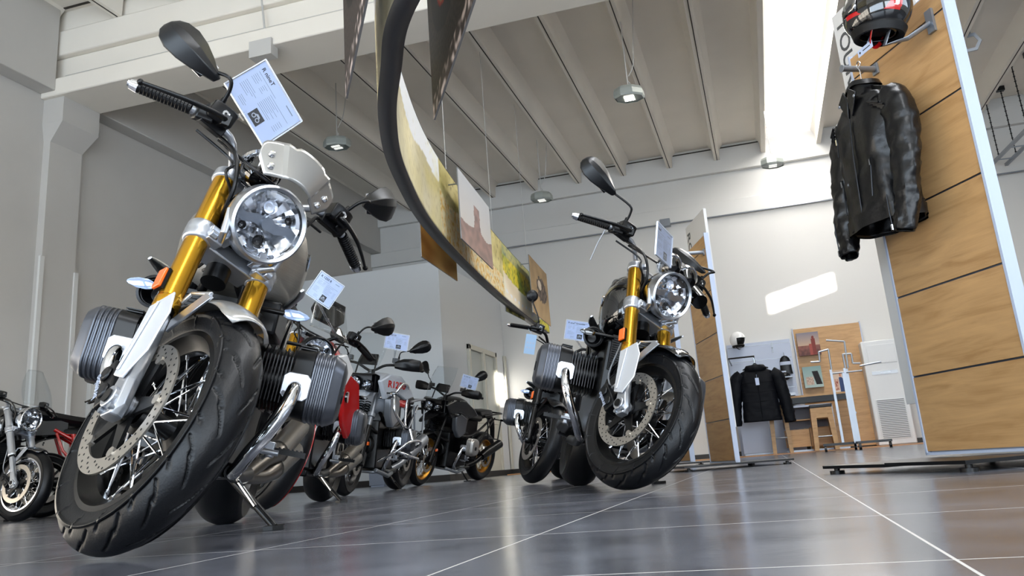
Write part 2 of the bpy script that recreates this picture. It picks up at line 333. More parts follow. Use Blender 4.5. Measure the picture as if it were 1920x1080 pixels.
# slabs + ribs
RX = [.76-.945*k for k in range(1, 10)]+[2.65, 3.6, 4.55, 5.5, 6.45, 7.4]
b = MB()
for ya, yb in ((YF, 7.44), (8.01, YB)):
    for xa, xb in ((XL, .76), (1.70, XR)): b.bb((xa, ya, ZC), (xb, yb, ZC+.12))
    for x, hw in [(x, .055) for x in RX]+[(.71, .04), (1.75, .04)]:
        q = [(-hw*2.6, ZC), (-hw*1.25, ZC-.09), (-hw, 5.75), (hw, 5.75), (hw*1.25, ZC-.09), (hw*2.6, ZC)]
        b.prism(q, (x, ya, 0), (1, 0, 0), (0, 0, 1), (0, yb-ya, 0))
b.bb((XL, 7.44, ZC), (XR, 8.01, ZC+.12)); b.bb((XL, 7.5, 5.76), (XR, 7.95, ZC))
struct(b.build('ceiling', M_CEIL))
b = MB()
for ya, yb in ((YF, 7.43), (8.03, YB)):
    for x in RX: b.bb((x-.007, ya, 5.745), (x+.007, yb, 5.751))
    for i in range(len(RX)):
        x = RX[i]; b.bb((x+.15, yb-.012 if yb > 10 else yb-.03, ZC-.012), (x+.80, yb, ZC))
b.bb((XL, YB-.135, 5.98), (.7, YB-.12, 6.0)); struct(b.build('trim_8', M_SEAM))
# roof light: reveals, corrugated translucent sheet
b = MB()
for ya, yb in ((YF, 7.44), (8.01, YB)):
    b.bb((.70, ya, ZC), (.76, yb, ZC+.25)); b.bb((1.70, ya, ZC), (1.76, yb, ZC+.25))
struct(b.build('trim_9', M_WALLW))
mr = mat('roof_light_sheet', 'F4F6FA', .4, emit=2.2, ecol='F6F8FF')
b = MB(); n = 150
vs = []
for i in range(n+1):
    y = YF+(YB-YF)*i/n; z = ZC+.2+.018*(i % 2)
    vs += [(.70, y, z), (1.76, y, z)]
b.add(vs, [(2*i, 2*i+1, 2*i+3, 2*i+2) for i in range(n)]); struct(b.build('window_3', mr, ang=10))
# glazed clerestory frames on the right wall
b = MB()
for h in SUNW:
    for k in range(1, 4): y = h[0]+(h[1]-h[0])*k/4; b.bb((XR+.02, y-.008, h[2]), (XR+.05, y+.008, h[3]))
struct(b.build('window_4', M_TRIM))
b = MB(); b.bb((XR-.06, -.6, 1.6), (XR, 5.6, 1.7)); b.bb((XR-.06, -.6, 4.1), (XR, 5.6, 4.2))
for k in range(4): b.bb((XR-.06, -.6+6.1*k/3, 1.7), (XR, -.5+6.1*k/3, 4.1))
b.bb((XR-.03, -.5, 1.7), (XR-.01, 5.5, 4.1)); struct(b.build('window_5', M_WHITE))
# office block in the far left corner
PX, PY = -4.96, 13.0
b = MB(); b.bb((XL, PY, 0), (PX, YB, 3.62)); struct(b.build('wall_office', mat('partition_panel', 'D3D6D8', .6)))
b = MB(); b.bb((XL, PY-.02, 0), (PX, PY, .10)); b.bb((PX, PY-.02, 0), (PX+.02, YB, .10)); b.bb((XL, 8.05, 0), (XL+.02, PY-.02, .10)); struct(b.build('baseboard_left', M_BASE))
b = MB(); b.bb((PX, YB-.02, 0), (XR, YB, .10)); struct(b.build('baseboard_back', M_BASE))
b = MB(); b.bb((-4.7, 15.3, 0), (XR, YB-.02, .018)); struct(b.build('trim_10', M_WOODD))
def door(n, y0, y1, zt, split):
    b = MB(); x = PX
    b.bb((x, y0, .1), (x+.05, y0+.09, zt)); b.bb((x, y1-.09, .1), (x+.05, y1, zt)); b.bb((x, y0, zt-.09), (x+.05, y1, zt)); b.bb((x, y0+.09, .95), (x+.03, y1-.09, 1.05)); b.bb((x, y0+.09, .1), (x+.02, y1-.09, .95))
    if split: ym = (y0+y1)/2; b.bb((x, ym-.06, .1), (x+.06, ym+.06, zt-.05))
    d = struct(b.build('door_%d' % n, mat('door_frame', 'C9C6B8', .5), bevel=.006))
    g = MB(); g.bb((x+.004, y0+.09, 1.05), (x+.012, y1-.09, zt-.09)); g.build('glass_pane', mat('frosted_glass', 'A9ADA6', .25, spec=.8), d)
    h = MB(); h.cyl((x+.05, y0+.14, 1.0), (x+.10, y0+.14, 1.0), .012, n=8); h.cyl((x+.10, y0+.14, 1.0), (x+.10, y0+.26, 1.0), .01, n=8); h.build('door_handle', M_GREYP, d)
    return d
d1 = [on(x, y, 0, PX) for x, y in ((877, 690), (929, 700), (949, 690), (977, 700))]
door(1, d1[0].y, d1[1].y, 2.34, True); door(2, d1[2].y, min(d1[3].y, YB-.02), 2.34, False)

# ------------------------------------------------------------------ pendant lamps
def lamp(x, y, z, label, lit=False):
    t = thing('pendant_lamp', label, 'lamp', (x, y, z), group=None)
    b = MB(); b.lathe([(.02, .15), (.13, .145), (.185, .12), (.205, .08), (.21, .01), (.19, -.015)], axis=(0, 0, 1), n=8); o = b.build('lamp_housing', mat('lamp_housing', 'A3A9A4', .45, metal=.3), t, ang=20)
    o.scale = (1, .8, 1); o.rotation_euler = (0, 0, R(22.5))
    b = MB(); b.lathe([(.001, -.005), (.185, -.005)], axis=(0, 0, 1), n=8); o = b.build('lamp_glass', mat('lamp_glass', '6E7773', .2), t); o.scale = (1, .8, 1); o.rotation_euler = (0, 0, R(22.5))
    for k in (-1, 1):
        b = MB(); b.box((0, k*.045, -.012), (.13, .05, .01)); b.build('led_panel', M_LAMP if lit else mat('lamp_dim', 'F4F4EE', .5, emit=.8), t)
    b = MB(); b.cyl((0, 0, .15), (0, 0, ZC-z), .008, n=6); b.tube([(0, 0, .16), (.03, 0, .2), (0, 0, .24)], .008, 6); b.build('suspension_rod', M_TRIM, t)
    b = MB(); b.tube([(.02, 0, .3), (.10, 0, .45), (.14, 0, (ZC-z)*.6), (.20, 0, ZC-z)], .006, 6, smooth=4); b.build('power_cable', M_TRIM, t)
for x, y, z, l in ((632, 275, 5.0, 'grey pendant hall lamp hanging left of the long curved banner'), (1016, 375, 4.85, 'grey pendant hall lamp hanging right of the banner, in front of the rear wall'),
                   (1180, 183, 4.65, 'brightly lit pendant hall lamp near the middle of the ceiling'), (1449, 310, 4.75, 'grey pendant hall lamp hanging under the end of the roof light')):
    p = on(x, y, 2, z); lamp(p.x, p.y, p.z, l, 'brightly' in l)

# ------------------------------------------------------------------ curved banner and hanging posters
ZB = 2.3
inner = [(783, 0), (750, 132), (742, 230), (763, 327), (829, 442), (944, 557), (1019, 617), (1040, 632)]
P = [on(x, y, 2, ZB) for x, y in inner]; P = [P[0]+(P[0]-P[1])*1.6+V((.35, 0, 0))]+P; P[-1] = P[-2]+(P[-1]-P[-2])*.5
def spline(P, k):
    out = []
    for i in range(len(P)-1):
        a, b, c, d = P[max(i-1, 0)], P[i], P[i+1], P[min(i+2, len(P)-1)]
        for q in range(k):
            t = q/k; out.append(.5*((2*b)+(c-a)*t+(2*a-5*b+4*c-d)*t*t+(3*b-a-3*c+d)*t**3))
    return out+[P[-1]]
S0 = spline(P, 12)
for _ in range(4): S0 = [S0[0]]+[(S0[i-1]+S0[i]*2+S0[i+1])/4 for i in range(1, len(S0)-1)]+[S0[-1]]
LN = [0]
for i in range(1, len(S0)): LN.append(LN[-1]+(S0[i]-S0[i-1]).length)
def at_len(l):
    for i in range(1, len(LN)):
        if LN[i] >= l: t = (l-LN[i-1])/(LN[i]-LN[i-1]); return S0[i-1].lerp(S0[i], t), (S0[i]-S0[i-1]).normalized()
    return S0[-1], (S0[-1]-S0[-2]).normalized()
HB = .78
def land(u, v):   # landscape print: u along the banner, v up
    n1 = nz(u*40, v*3, 1); n2 = nz(u*160, v*14, 1, 3); n3 = nz(u*14, v*2.2, 1, 9)
    cream, gold, pale, dark, green = hx('D8CDA8'), hx('C39A3C'), hx('EFEBE0'), hx('8A7A4C'), hx('8E9A3A')
    if u < .45:
        c = mixc(cream, hx('A79F86'), .5+n3*.8); ridge = .72+.2*nz(u*16, 1.7, 1)
        if v > ridge: c = hx('F2F4F8')
        c = mixc(c, hx('B0A14C'), max(0, (u-.25)*3)*(.5+n1)); return mixc(c, dark, max(0, n2)*.5)
    if u < .72:
        k = (u-.45)/.27; c = mixc(gold, hx('E7DDBE'), .5+n2*1.3) if v < .62-.3*k+.15*n3 else mixc(hx('9A8C48'), hx('D2C68F'), .5+n1)
        return mixc(c, hx('6E5A2A'), max(0, n2*1.2-.15))
    c = mixc(green, hx('D8C23A'), .5+n1); c = mixc(c, hx('3E4A1E'), max(0, n2*1.5))
    k = (u-.72)/.28; road = abs(v-(.12+.75*(k-.25)**2)) < .14+.18*(1-k)
    if road and v < .75: c = mixc(hx('C8B89A'), hx('E9E0D0'), .5+n3); 
    if road and abs(v-(.12+.75*(k-.25)**2)) < .02 and int(k*26) % 2: c = (.9, .9, .88)
    if k > .55 and abs(v-1.4*(k-.5)) < .05: c = hx('F3F4F6')
    if v > .8: c = mixc(c, hx('8A948C'), .5)
    return c
t = thing('curved_banner', 'long curved light banner with golden landscape print hanging overhead', 'banner', (S0[30].x, S0[30].y, ZB))
T0 = t.matrix_world.inverted() if False else Matrix.Translation(-V((S0[30].x, S0[30].y, ZB)))
n_u, n_v = 420, 36; nrm = []; pts = []
for i in range(n_u+1):
    p, d = at_len(LN[-1]*i/n_u); pts.append(p); nrm.append(V((d.y, -d.x, 0)))
def strip(name, off0, off1, z0, z1, m, paint=None, parent=t):
    vs, fs, cs = [], [], []
    nv = n_v if paint else 1
    for i in range(n_u+1):
        for j in range(nv+1):
            k = j/nv; q = pts[i]+nrm[i]*(off0+(off1-off0)*k); vs.append(q+V((0, 0, z0+(z1-z0)*k))); cs.append(tuple(min(1, c_*1.45) for c_ in paint(i/n_u, k)) if paint else (0, 0, 0))
    for i in range(n_u):
        for j in range(nv): a = i*(nv+1)+j; fs.append((a, a+nv+1, a+nv+2, a+1))
    me = bpy.data.meshes.new(name); me.from_pydata([tuple(T0 @ p) for p in vs], [], fs)
    if paint:
        at = me.color_attributes.new('print', 'FLOAT_COLOR', 'POINT')
        for i, c in enumerate(cs): at.data[i].color = (*c, 1)
    me.materials.append(m); me.shade_smooth(); o = bpy.data.objects.new(name, me); col.objects.link(o); o.parent = parent
    s_ = o.modifiers.new('s', 'SOLIDIFY'); s_.thickness = .006; s_.offset = 0; return o
PM = attr_mat('banner_print', .5)
strip('printed_face', .004, .004, .01, HB, PM, land); strip('printed_face', -.104, -.104, .01, HB, PM, lambda u, v: land(1-u if u > .5 else u, v))
strip('bottom_frame', .008, -.108, 0, 0, mat('banner_frame', '404145', .45)); strip('top_frame', .008, -.108, HB, HB, mat('banner_frame', '404145', .45))
for l in (.12, .3, .5, .7, .9):
    b = MB(); p, d = at_len(LN[-1]*l); q = V((d.y, -d.x, 0))*-.05; b.cyl(T0 @ (p+q+V((0, 0, HB))), T0 @ (p+q+V((0, 0, ZC-ZB))), .004, n=6); b.build('suspension_wire', M_TRIM, t)
def rust(s, t_): return mixc(hx('C9A266'), hx('8E5F2B'), .35+nz(s, t_, 3)*.8+(1-t_)*.1)
def butte(s, t_):
    sky = mixc(hx('C9CBCE'), hx('D9CFC4'), 1-t_)
    rock = (abs(s-.52) < .07+.05*(1-t_)+.02*nz(t_*9, 0, 1) and .32 < t_ < .72) or t_ < .30+.12*nz(s*3, 2, 1)+.1*s
    return mixc(mixc(hx('9C6A5C'), hx('6B3F38'), .5+nz(s, t_, 9)), sky, .25+.25*max(0, .2-t_)) if rock else sky
def asphalt(s, t_):
    g = .5+nz(s*60, t_*60, 1)*.9; c = mixc(hx('120F0F'), hx('4A3F3A'), g)
    dx, dy = (s-.5)/.33, (t_-.66)/.30; r = math.hypot(dx, dy)
    if r < 1.15 and t_ > .3: c = hx('130F0D')
    if .66 < r < .72: c = hx('C23A22')
    if r < .66: c = mixc(hx('B59B6E'), hx('5B4A37'), .5+nz(s, t_, 12))
    if t_ < .12: c = mixc(c, hx('C8B9B2'), max(0, nz(s, t_, 20)*2))
    return c
def rider(s, t_):
    c = mixc(hx('B79A70'), hx('8C7350'), t_+nz(s, t_, 5)*.5)
    if math.hypot((s-.6)/.28, (t_-.55)/.22) < 1+.3*nz(s, t_, 12): c = mixc(hx('2A2522'), hx('6F5D52'), .5+nz(s, t_, 15))
    if math.hypot((s-.5)/.1, (t_-.62)/.09) < 1: c = hx('C9BBA8')
    return c
def moss(s, t_): return mixc(hx('4B4A22'), hx('A9A060'), .5+nz(s, t_, 6)*1.4)
def poster(pa, pb, h, fn, label, rod_to):
    """pa, pb = bottom corners in the photograph"""
    a, c = on(*pa, 2, ZB-.04), on(*pb, 2, ZB-.04); t = thing('hanging_poster', label, 'poster', tuple(a), group=None)
    painted('printed_sheet', (0, 0, 0), c-a, (0, 0, h), 70, 90, fn, t, .012, attr_mat('poster_print', .55))
    b = MB(); m_ = (c-a)*.5; q, d = at_len(min((( (a+c)/2)-S0[0]).length*1.03, LN[-1]))
    rq = min(pts, key=lambda p: (p-(a+c)/2).length)-a; rq.z = 0
    for f in (.25, .75):
        m_ = (c-a)*f; r_ = min(pts, key=lambda p: (p-(a+(c-a)*f)).length)-a
        b.cyl((m_.x, m_.y, h*.94), (r_.x, r_.y, h*.94), .007, n=6)
    b.build('spacer_rod', M_GREYP, t)
poster((866, 447), (925, 505), .72, butte, 'pale poster of a red rock tower fixed beside the banner', 0)
poster((791, 481), (858, 527), .42, rust, 'rust brown poster hanging below the outside of the banner', 0)
poster((1000, 585), (1033, 612), .86, rider, 'brown poster of a rider at the far end of the banner', 0)
poster((949, 583), (984, 601), .3, moss, 'small olive poster low behind the far end of the banner', 0)
poster((813, 225), (888, 0), 1.05, asphalt, 'dark poster of a wheel on asphalt, right of the banner\'s near end', 0)
poster((648, 185), (690, -20), 1.05, asphalt, 'dark wheel poster hanging left of the banner\'s near end', 0)

# ------------------------------------------------------------------ motorcycles
AA = R(25.5); AX = V((-math.sin(AA), 0, math.cos(AA))); P0 = V((.102, 0, 0)); FD = V((math.cos(AA), 0, math.sin(AA)))
def pose(x, y, yaw, lean): return Matrix.Translation((x, y, 0)) @ Matrix.Rotation(R(yaw), 4, 'Z') @ Matrix.Rotation(-R(lean), 4, 'X')
def steer(a): return Matrix.Translation(P0) @ Matrix.Rotation(R(a), 4, AX) @ Matrix.Translation(-P0)
def sd(a, b, x): t = max(0, min(1, (x-a)/(b-a))); return t*t*(3-2*t)
TY = {}
def tyre_mesh(Rr, hw, rb, nth, tread, stripe=False):
    k = (Rr, hw, rb, nth, tread, stripe)
    if k in TY: return TY[k]
    prof = []
    sid = [(rb, .70), (rb+.006, .78), (rb+.016, .80), (rb+.03, .90), (rb+.045, .97), (Rr-.044, 1.0)]
    nc = 44 if tread else 14
    for r_, y in sid: prof.append((r_, -y*hw))
    for i in range(1, nc):
        y = -1+2*i/nc; prof.append((Rr-.044*abs(y)**2.3, y*hw))
    for r_, y in reversed(sid): prof.append((r_, y*hw))
    vs = []; npf = len(prof); per = 16
    for i in range(nth):
        th = 2*PI*i/nth; ct, st = math.cos(th), math.sin(th); ph = th/(2*PI)*per
        for r_, y in prof:
            d = 0
            if tread and r_ > Rr-.05:
                u = y/hw; au = abs(u); f = (ph+(.5 if u > 0 else 0)) % 1
                if tread == 1:
                    for u0, u1, f0, f1, w_ in ((.10, .62, .15, .75, .060), (.42, .86, .62, 1.02, .048), (.72, .97, .22, .48, .045)):
                        if u0 < au < u1:
                            k_ = (au-u0)/(u1-u0); fc = f0+(f1-f0)*k_**.85; e = abs(((f-fc+.5) % 1)-.5); d = max(d, (1-sd(w_*.45, w_, e))*sd(0, .12, k_)*sd(0, .12, 1-k_))
                else:
                    e = abs(((f+au*.35) % .5)-.25); d = max(d, 1-sd(.03, .06, e)); d = max(d, 1-sd(.03, .07, abs(au-.45)))
            rr = r_-d*.0085; vs.append((rr*ct, y, rr*st))
    fs = []
    for i in range(nth):
        j = (i+1) % nth
        for q in range(npf-1): fs.append((i*npf+q, j*npf+q, j*npf+q+1, i*npf+q+1))
    me = bpy.data.meshes.new('tyre'); me.from_pydata(vs, [], fs); me.materials.append(M_RUB)
    if stripe: me.materials.append(M_RED); [setattr(p, 'material_index', 1) for p in me.polygons if p.index % (npf-1) in (3, npf-5)]
    me.shade_smooth(); TY[k] = me; return me
SPK = {}
def wheel(root, name, M, Rr, hw, rim_r, rim_m, style='spoke', detail=1, disc=.160, hubw=.05, discs=(-1, 1), stripe=False, tread=1, drive=False):
    b = MB(); w_ = hw*.74; rr = rim_r
    prof = [(rr+.008, -w_), (rr+.012, -w_+.006), (rr, -w_+.010), (rr-.010, -w_*.62), (rr-.022, -w_*.30), (rr-.026, 0), (rr-.022, w_*.30), (rr-.010, w_*.62), (rr, w_-.010), (rr+.012, w_-.006), (rr+.008, w_),
            (rr-.004, w_+.001), (rr-.013, w_*.66), (rr-.030, w_*.32), (rr-.034, 0), (rr-.030, -w_*.32), (rr-.013, -w_*.66), (rr-.004, -w_-.001)]
    b.lathe(prof, n=72 if detail else 36, close=True)
    if style == 'cast':
        for k in range(10):
            a = 2*PI*k/10+(.10 if k % 2 else -.10); c0 = V((math.cos(a), 0, math.sin(a))); a2 = a+(.06 if k % 2 else -.06); c1 = V((math.cos(a2), 0, math.sin(a2)))
            b.tube([c0*.04, c1*(rr-.025)], [.016, .011], 8)
    wh = b.build(name, rim_m, root, M, ang=30)
    t = bpy.data.objects.new('tyre', tyre_mesh(Rr, hw, rim_r+.006, 560 if detail == 2 else (160 if detail else 64), tread if detail == 2 else 0, stripe)); col.objects.link(t); t.parent = wh
    b = MB(); b.lathe([(.012, -hubw-.012), (.030, -hubw-.010), (.034, -hubw), (.048, -hubw+.004), (.048, -hubw+.012), (.026, -hubw+.022), (.024, 0), (.026, hubw-.022), (.048, hubw-.012), (.048, hubw-.004), (.034, hubw), (.030, hubw+.010), (.012, hubw+.012)], n=28, close=True)
    b.build('hub', M_BLKM, wh)
    if style == 'spoke':
        key = (rim_r, hubw, detail)
        if key not in SPK:
            L = []
            for s in (-1, 1):
                for dr in (-1, 1):
                    b = MB(); a = V((.045, s*(hubw-.008), 0)); e = V((math.cos(dr*.46)*(rr-.026), -s*.008, math.sin(dr*.46)*(rr-.026))); b.cyl(a, e, .0024, n=6); b.cyl(a.lerp(e, .90), e, .0042, n=6)
                    me = b.build('spoke', M_CHROME); L.append(me.data); bpy.data.objects.remove(me)
            SPK[key] = L
        for q, me in enumerate(SPK[key]):
            for k in range(9): s = bpy.data.objects.new('spoke', me); col.objects.link(s); s.parent = wh; s.matrix_local = Matrix.Rotation(2*PI*(k+q*.27)/9, 4, 'Y')
    for s in discs:
        b = MB(); y = s*(hubw+.034); n = 72 if detail else 36
        b.lathe([(disc-.036, y-.0025), (disc, y-.0025), (disc, y+.0025), (disc-.036, y+.0025)], n=n, close=True)
        if detail == 2:
            for k in range(36):
                for q, r_ in enumerate((disc-.006, disc-.013, disc-.021, disc-.029)):
                    if (k+q) % 2: continue
                    a = 2*PI*(k+q*.33)/36; c = V((math.cos(a)*r_, y+s*.0026, math.sin(a)*r_)); b.cyl(c-V((0, s*.0004, 0)), c+V((0, s*.0004, 0)), .0030, n=8, mi=1)
        for k in range(5):
            a = 2*PI*k/5+.3; c = V((math.cos(a), 0, math.sin(a))); b.cyl(c*(disc-.040)+V((0, y-.006, 0)), c*(disc-.040)+V((0, y+.006, 0)), .012, n=12)
        b.build('brake_disc', [M_DISC, M_HOLE], wh, ang=30)
        b = MB(); y2 = s*(hubw+.030)
        for k in range(5):
            a = 2*PI*k/5+.3; c = V((math.cos(a), 0, math.sin(a))); e = V((-math.sin(a), 0, math.cos(a)))
            b.quad8([c*.035+e*.022+V((0, y2-.004, 0)), c*.035-e*.022+V((0, y2-.004, 0)), c*(disc-.042)-e*.009+V((0, y2-.004, 0)), c*(disc-.042)+e*.009+V((0, y2-.004, 0))],
                    [c*.035+e*.022+V((0, y2+.004, 0)), c*.035-e*.022+V((0, y2+.004, 0)), c*(disc-.042)-e*.009+V((0, y2+.004, 0)), c*(disc-.042)+e*.009+V((0, y2+.004, 0))])
        b.lathe([(.014, y2-.006), (.042, y2-.006), (.042, y2+.006), (.014, y2+.006)], n=24, close=True)
        b.build('disc_carrier', M_BLKM, wh)
    return wh
def fk(t, y=0, f=0): return V((0, y, .30))+AX*t+FD*f      # point along the fork
def mirror_parts(root, S, s, kind, by, bz=1.06, bx=-.30, off=(0, 0, 0)):
    up = 0; off = V(off)
    base = V((bx, s*by, bz)); 
    if kind == 'round': pts = [base, base+V((.01, s*.02, .05)), base+V((-.01, s*.10, .15))]; hc = base+V((-.015, s*.12, .185))+off
    else: pts = [base, base+V((.025, s*.012, .05)), base+V((.03, s*.035, .075)), base+V((-.02, s*.085, .125+up))]; hc = base+V((-.055, s*.150, .185))+off; pts[-1] = pts[-1]+off*.6
    b = MB(); b.tube(pts, .0055, 10, smooth=4); b.cyl(base-V((0, 0, .02)), base+V((.004, s*.004, .03)), .011, .008, n=14); b.cyl(pts[-1]-(hc-pts[-1])*.1, pts[-1]+(hc-pts[-1])*.35, .010, .014, n=14)
    m = b.build('mirror_stem', M_BLK, root, S)
    d = (hc-pts[-1]).normalized(); fr = Matrix((V((1, 0, 0)), d, V((1, 0, 0)).cross(d))).transposed()
    b = MB()
    if kind == 'round': b.lathe([(.001, -.006), (.043, -.006), (.048, 0), (.046, .008), (.03, .018), (.001, .022)], hc, (1, 0, 0), n=32)
    else:
        secs = []
        for k_, (wd, th) in ((-.110, (.012, .010)), (-.09, (.022, .022)), (-.045, (.044, .030)), (.0, (.060, .036)), (.045, (.066, .034)), (.078, (.056, .027)), (.097, (.036, .018)), (.104, (.014, .010))):
            c = hc+d*k_; z = V((1, 0, 0)).cross(d)
            secs.append([c+z*(-wd)+V((-.012, 0, 0)), c+z*wd*.95+V((-.012, 0, 0)), c+z*wd*1.0+V((-.002, 0, 0)), c+z*wd*.30+V((th, 0, 0)), c+z*(-wd*.15)+V((th*1.02, 0, 0)), c+z*(-wd)+V((-.002, 0, 0))])
        b.loft(secs)
    h = b.build('mirror_head', M_BLKS, root, S, ang=24, bevel=.002)
    b = MB()
    if kind == 'round': b.lathe([(.001, 0), (.040, 0)], hc+V((-.007, 0, 0)), (1, 0, 0), n=24)
    else: b.prism([(-.038, -.08), (.036, -.08), (.046, .05), (.03, .085), (-.03, .085), (-.046, .05)], hc+V((-.0125, 0, 0)), V((1, 0, 0)).cross(d), d, (-.001, 0, 0))
    b.build('mirror_glass', M_CHROME, h)
def headlamp(root, S, c, r, bez, bowl, axis=None, nm='headlamp'):
    ax = (axis or V((.985, 0, -.10))).normalized(); u = V((0, 1, 0)); w_ = ax.cross(u)
    b = MB(); b.lathe([(r*.86, .004), (r*.93, .012), (r*.985, .006), (r, -.012), (r, -.035), (r*.97, -.045)], c, ax, n=56); h = b.build(nm, bez, root, S)
    b = MB(); b.lathe([(r*.96, -.04), (r*.93, -.07), (r*.8, -.10), (r*.5, -.125), (.001, -.132)], c, ax, n=40); b.build('lamp_shell', bowl, h)
    b = MB(); b.lathe([(r*.90, -.002), (r*.86, .003), (r*.86, -.012), (r*.94, -.012)], c, ax, n=40); b.build('lamp_seal', M_BLKG, h)
    b = MB(); n = 40; secs = []
    for i in range(11):
        q = []
        for k in range(n):
            th = 2*PI*k/n; rr = r*.87*(1-i/10)+.004; z = -.012-.055*(1-(rr/r)**2)
            fac = math.floor(th/(2*PI)*12); z += .012*math.sin(fac*2.3+i*.5)*(i > 0)*(i < 9)*(1 if (th % (PI/6)) < PI/6*.8 else .2)
            q.append(c+ax*z+(u*math.cos(th)+w_*math.sin(th))*rr)
        secs.append(q)
    b.loft(secs, cap=False); b.build('reflector', mat('reflector_bowl', 'F0F2F6', .16, metal=1), h, ang=14)
    b = MB()
    for s in (1, -1):     # two-bladed centre divider
        pl = [c+ax*-.018+u*(s*x*r)+w_*(s*y*r) for x, y in ((.0, .13), (.30, .16), (.58, .30), (.80, .24), (.84, .02), (.58, .06), (.32, -.10), (0, -.13))]
        b.add(pl+[p-ax*.02 for p in pl], [tuple(range(8)), tuple(range(15, 7, -1))]+[(i, (i+1) % 8, 8+(i+1) % 8, 8+i) for i in range(8)])
    b.cyl(c-ax*.03, c-ax*.008, r*.17, n=20)
    b.build('lamp_divider', mat('lamp_divider', '7D838C', .25, metal=.8), h, ang=30)
    for k, (x, y, rr_) in enumerate(((.12, .45, .16), (-.15, -.42, .17), (.45, -.42, .10), (-.48, .36, .10))):
        b = MB(); p = c-ax*.026+u*(x*r)+w_*(-y*r); b.lathe([(.001, -.012), (rr_*r*.6, -.01), (rr_*r, 0), (rr_*r*1.1, .001)], p, ax, n=14); b.build('bulb_socket', M_BLKG if k != 1 else mat('lamp_core', 'EEF4FF', .1, metal=.6), h)
    b = MB(); b.lathe([(r*.87, .002), (r*.6, .010), (r*.3, .014), (.001, .015)], c, ax, n=40); b.build('lens', M_GLASS, h)
    return h
def gauge(root, S, c, ax, r=.042):
    b = MB(); b.lathe([(.001, -.065), (r*.55, -.062), (r*.9, -.04), (r, -.01), (r, .0)], c, ax, n=28); g = b.build('instrument_pod', M_BLKG, root, S)
    b = MB(); b.lathe([(r*.98, -.012), (r*1.1, -.012), (r*1.1, .008), (r*.95, .010), (r*.95, -.004)], c, ax, n=28); b.build('instrument_ring', M_CHROME, g)
def bar_set(root, S, s, hw, z, x, lever='brake', end=None, tiller=0, col_l=M_BLKM):
    """grip, lever, switch box on one side; s = -1 right, 1 left. bar outer half from inner to outer"""
    a = V((x+.022, s*hw*.70, z+.015)); e = V((x-.04, s*hw, z-.01)); d = (e-a).normalized(); f = V((1, 0, 0))
    b = MB(); b.cyl(a, e, .0165, n=18)
    for k in range(14): p = a+(e-a)*(k+1)/15; b.lathe([(.0165, -.0015), (.0178, 0), (.0165, .0015)], p, d, n=18)
    b.build('grip', M_BLK, root, S)
    b = MB(); b.cyl(e, e+d*.022, .019, .015, n=18); b.cyl(e+d*.022, e+d*.028, .010, n=14); b.build('bar_end', end or M_CHROME, root, S)
    p = a-d*.035; b = MB(); rot = Matrix((f, d, f.cross(d))).transposed()
    b.box(p, (.042, .05, .048), rot); b.box(p+V((-.018, 0, .012)), (.02, .035, .03), rot); b.cyl(p+V((.0, 0, .02)), p+V((0, 0, .034)), .009, n=10); b.box(p+V((-.02, 0, -.012)), (.018, .022, .012), rot); b.build('switch_box', M_BLK, root, S, bevel=.006)
    p2 = a-d*.085; b = MB(); b.box(p2+f*.012, (.05, .022, .034), rot); b.tube([p2+f*.02, p2+f*.05+d*.02, a+f*.070+d*.02, a+(e-a)*.55+f*.066, e+f*.052+d*.012], [.009, .008, .0085, .0075, .006], 10, smooth=4, flat=.75); b.ball(e+f*.052+d*.014, .009, 10, 8)
    b.build(lever+'_lever', col_l, root, S, bevel=.002)
    return a, e, d
def fins(b, y0, y1, n, c, sx, sz, mi=0):
    for i in range(n):
        y = y0+(y1-y0)*i/(n-1); k = 1-.06*(i % 2)
        b.prism([(-sx*k, -sz*.7), (-sx*k, sz*.7), (-sx*.6, sz*k), (sx*.6, sz*k), (sx*k, sz*.7), (sx*k, -sz*.7), (sx*.6, -sz*k), (-sx*.6, -sz*k)], (c[0], y, c[2]), (1, 0, 0), (0, 0, 1), (0, .0035, 0), mi)
def rrect(c, sx, sz, y, k=.5, n=6):
    out = []; r_ = min(sx, sz)*k
    for cx, cz, a0 in ((1, 1, 0), (-1, 1, 90), (-1, -1, 180), (1, -1, 270)):
        for i in range(n+1): a = R(a0+90*i/n); out.append(V((c[0]+cx*(sx-r_)+math.cos(a)*r_, y, c[2]+cz*(sz-r_)+math.sin(a)*r_)))
    return out
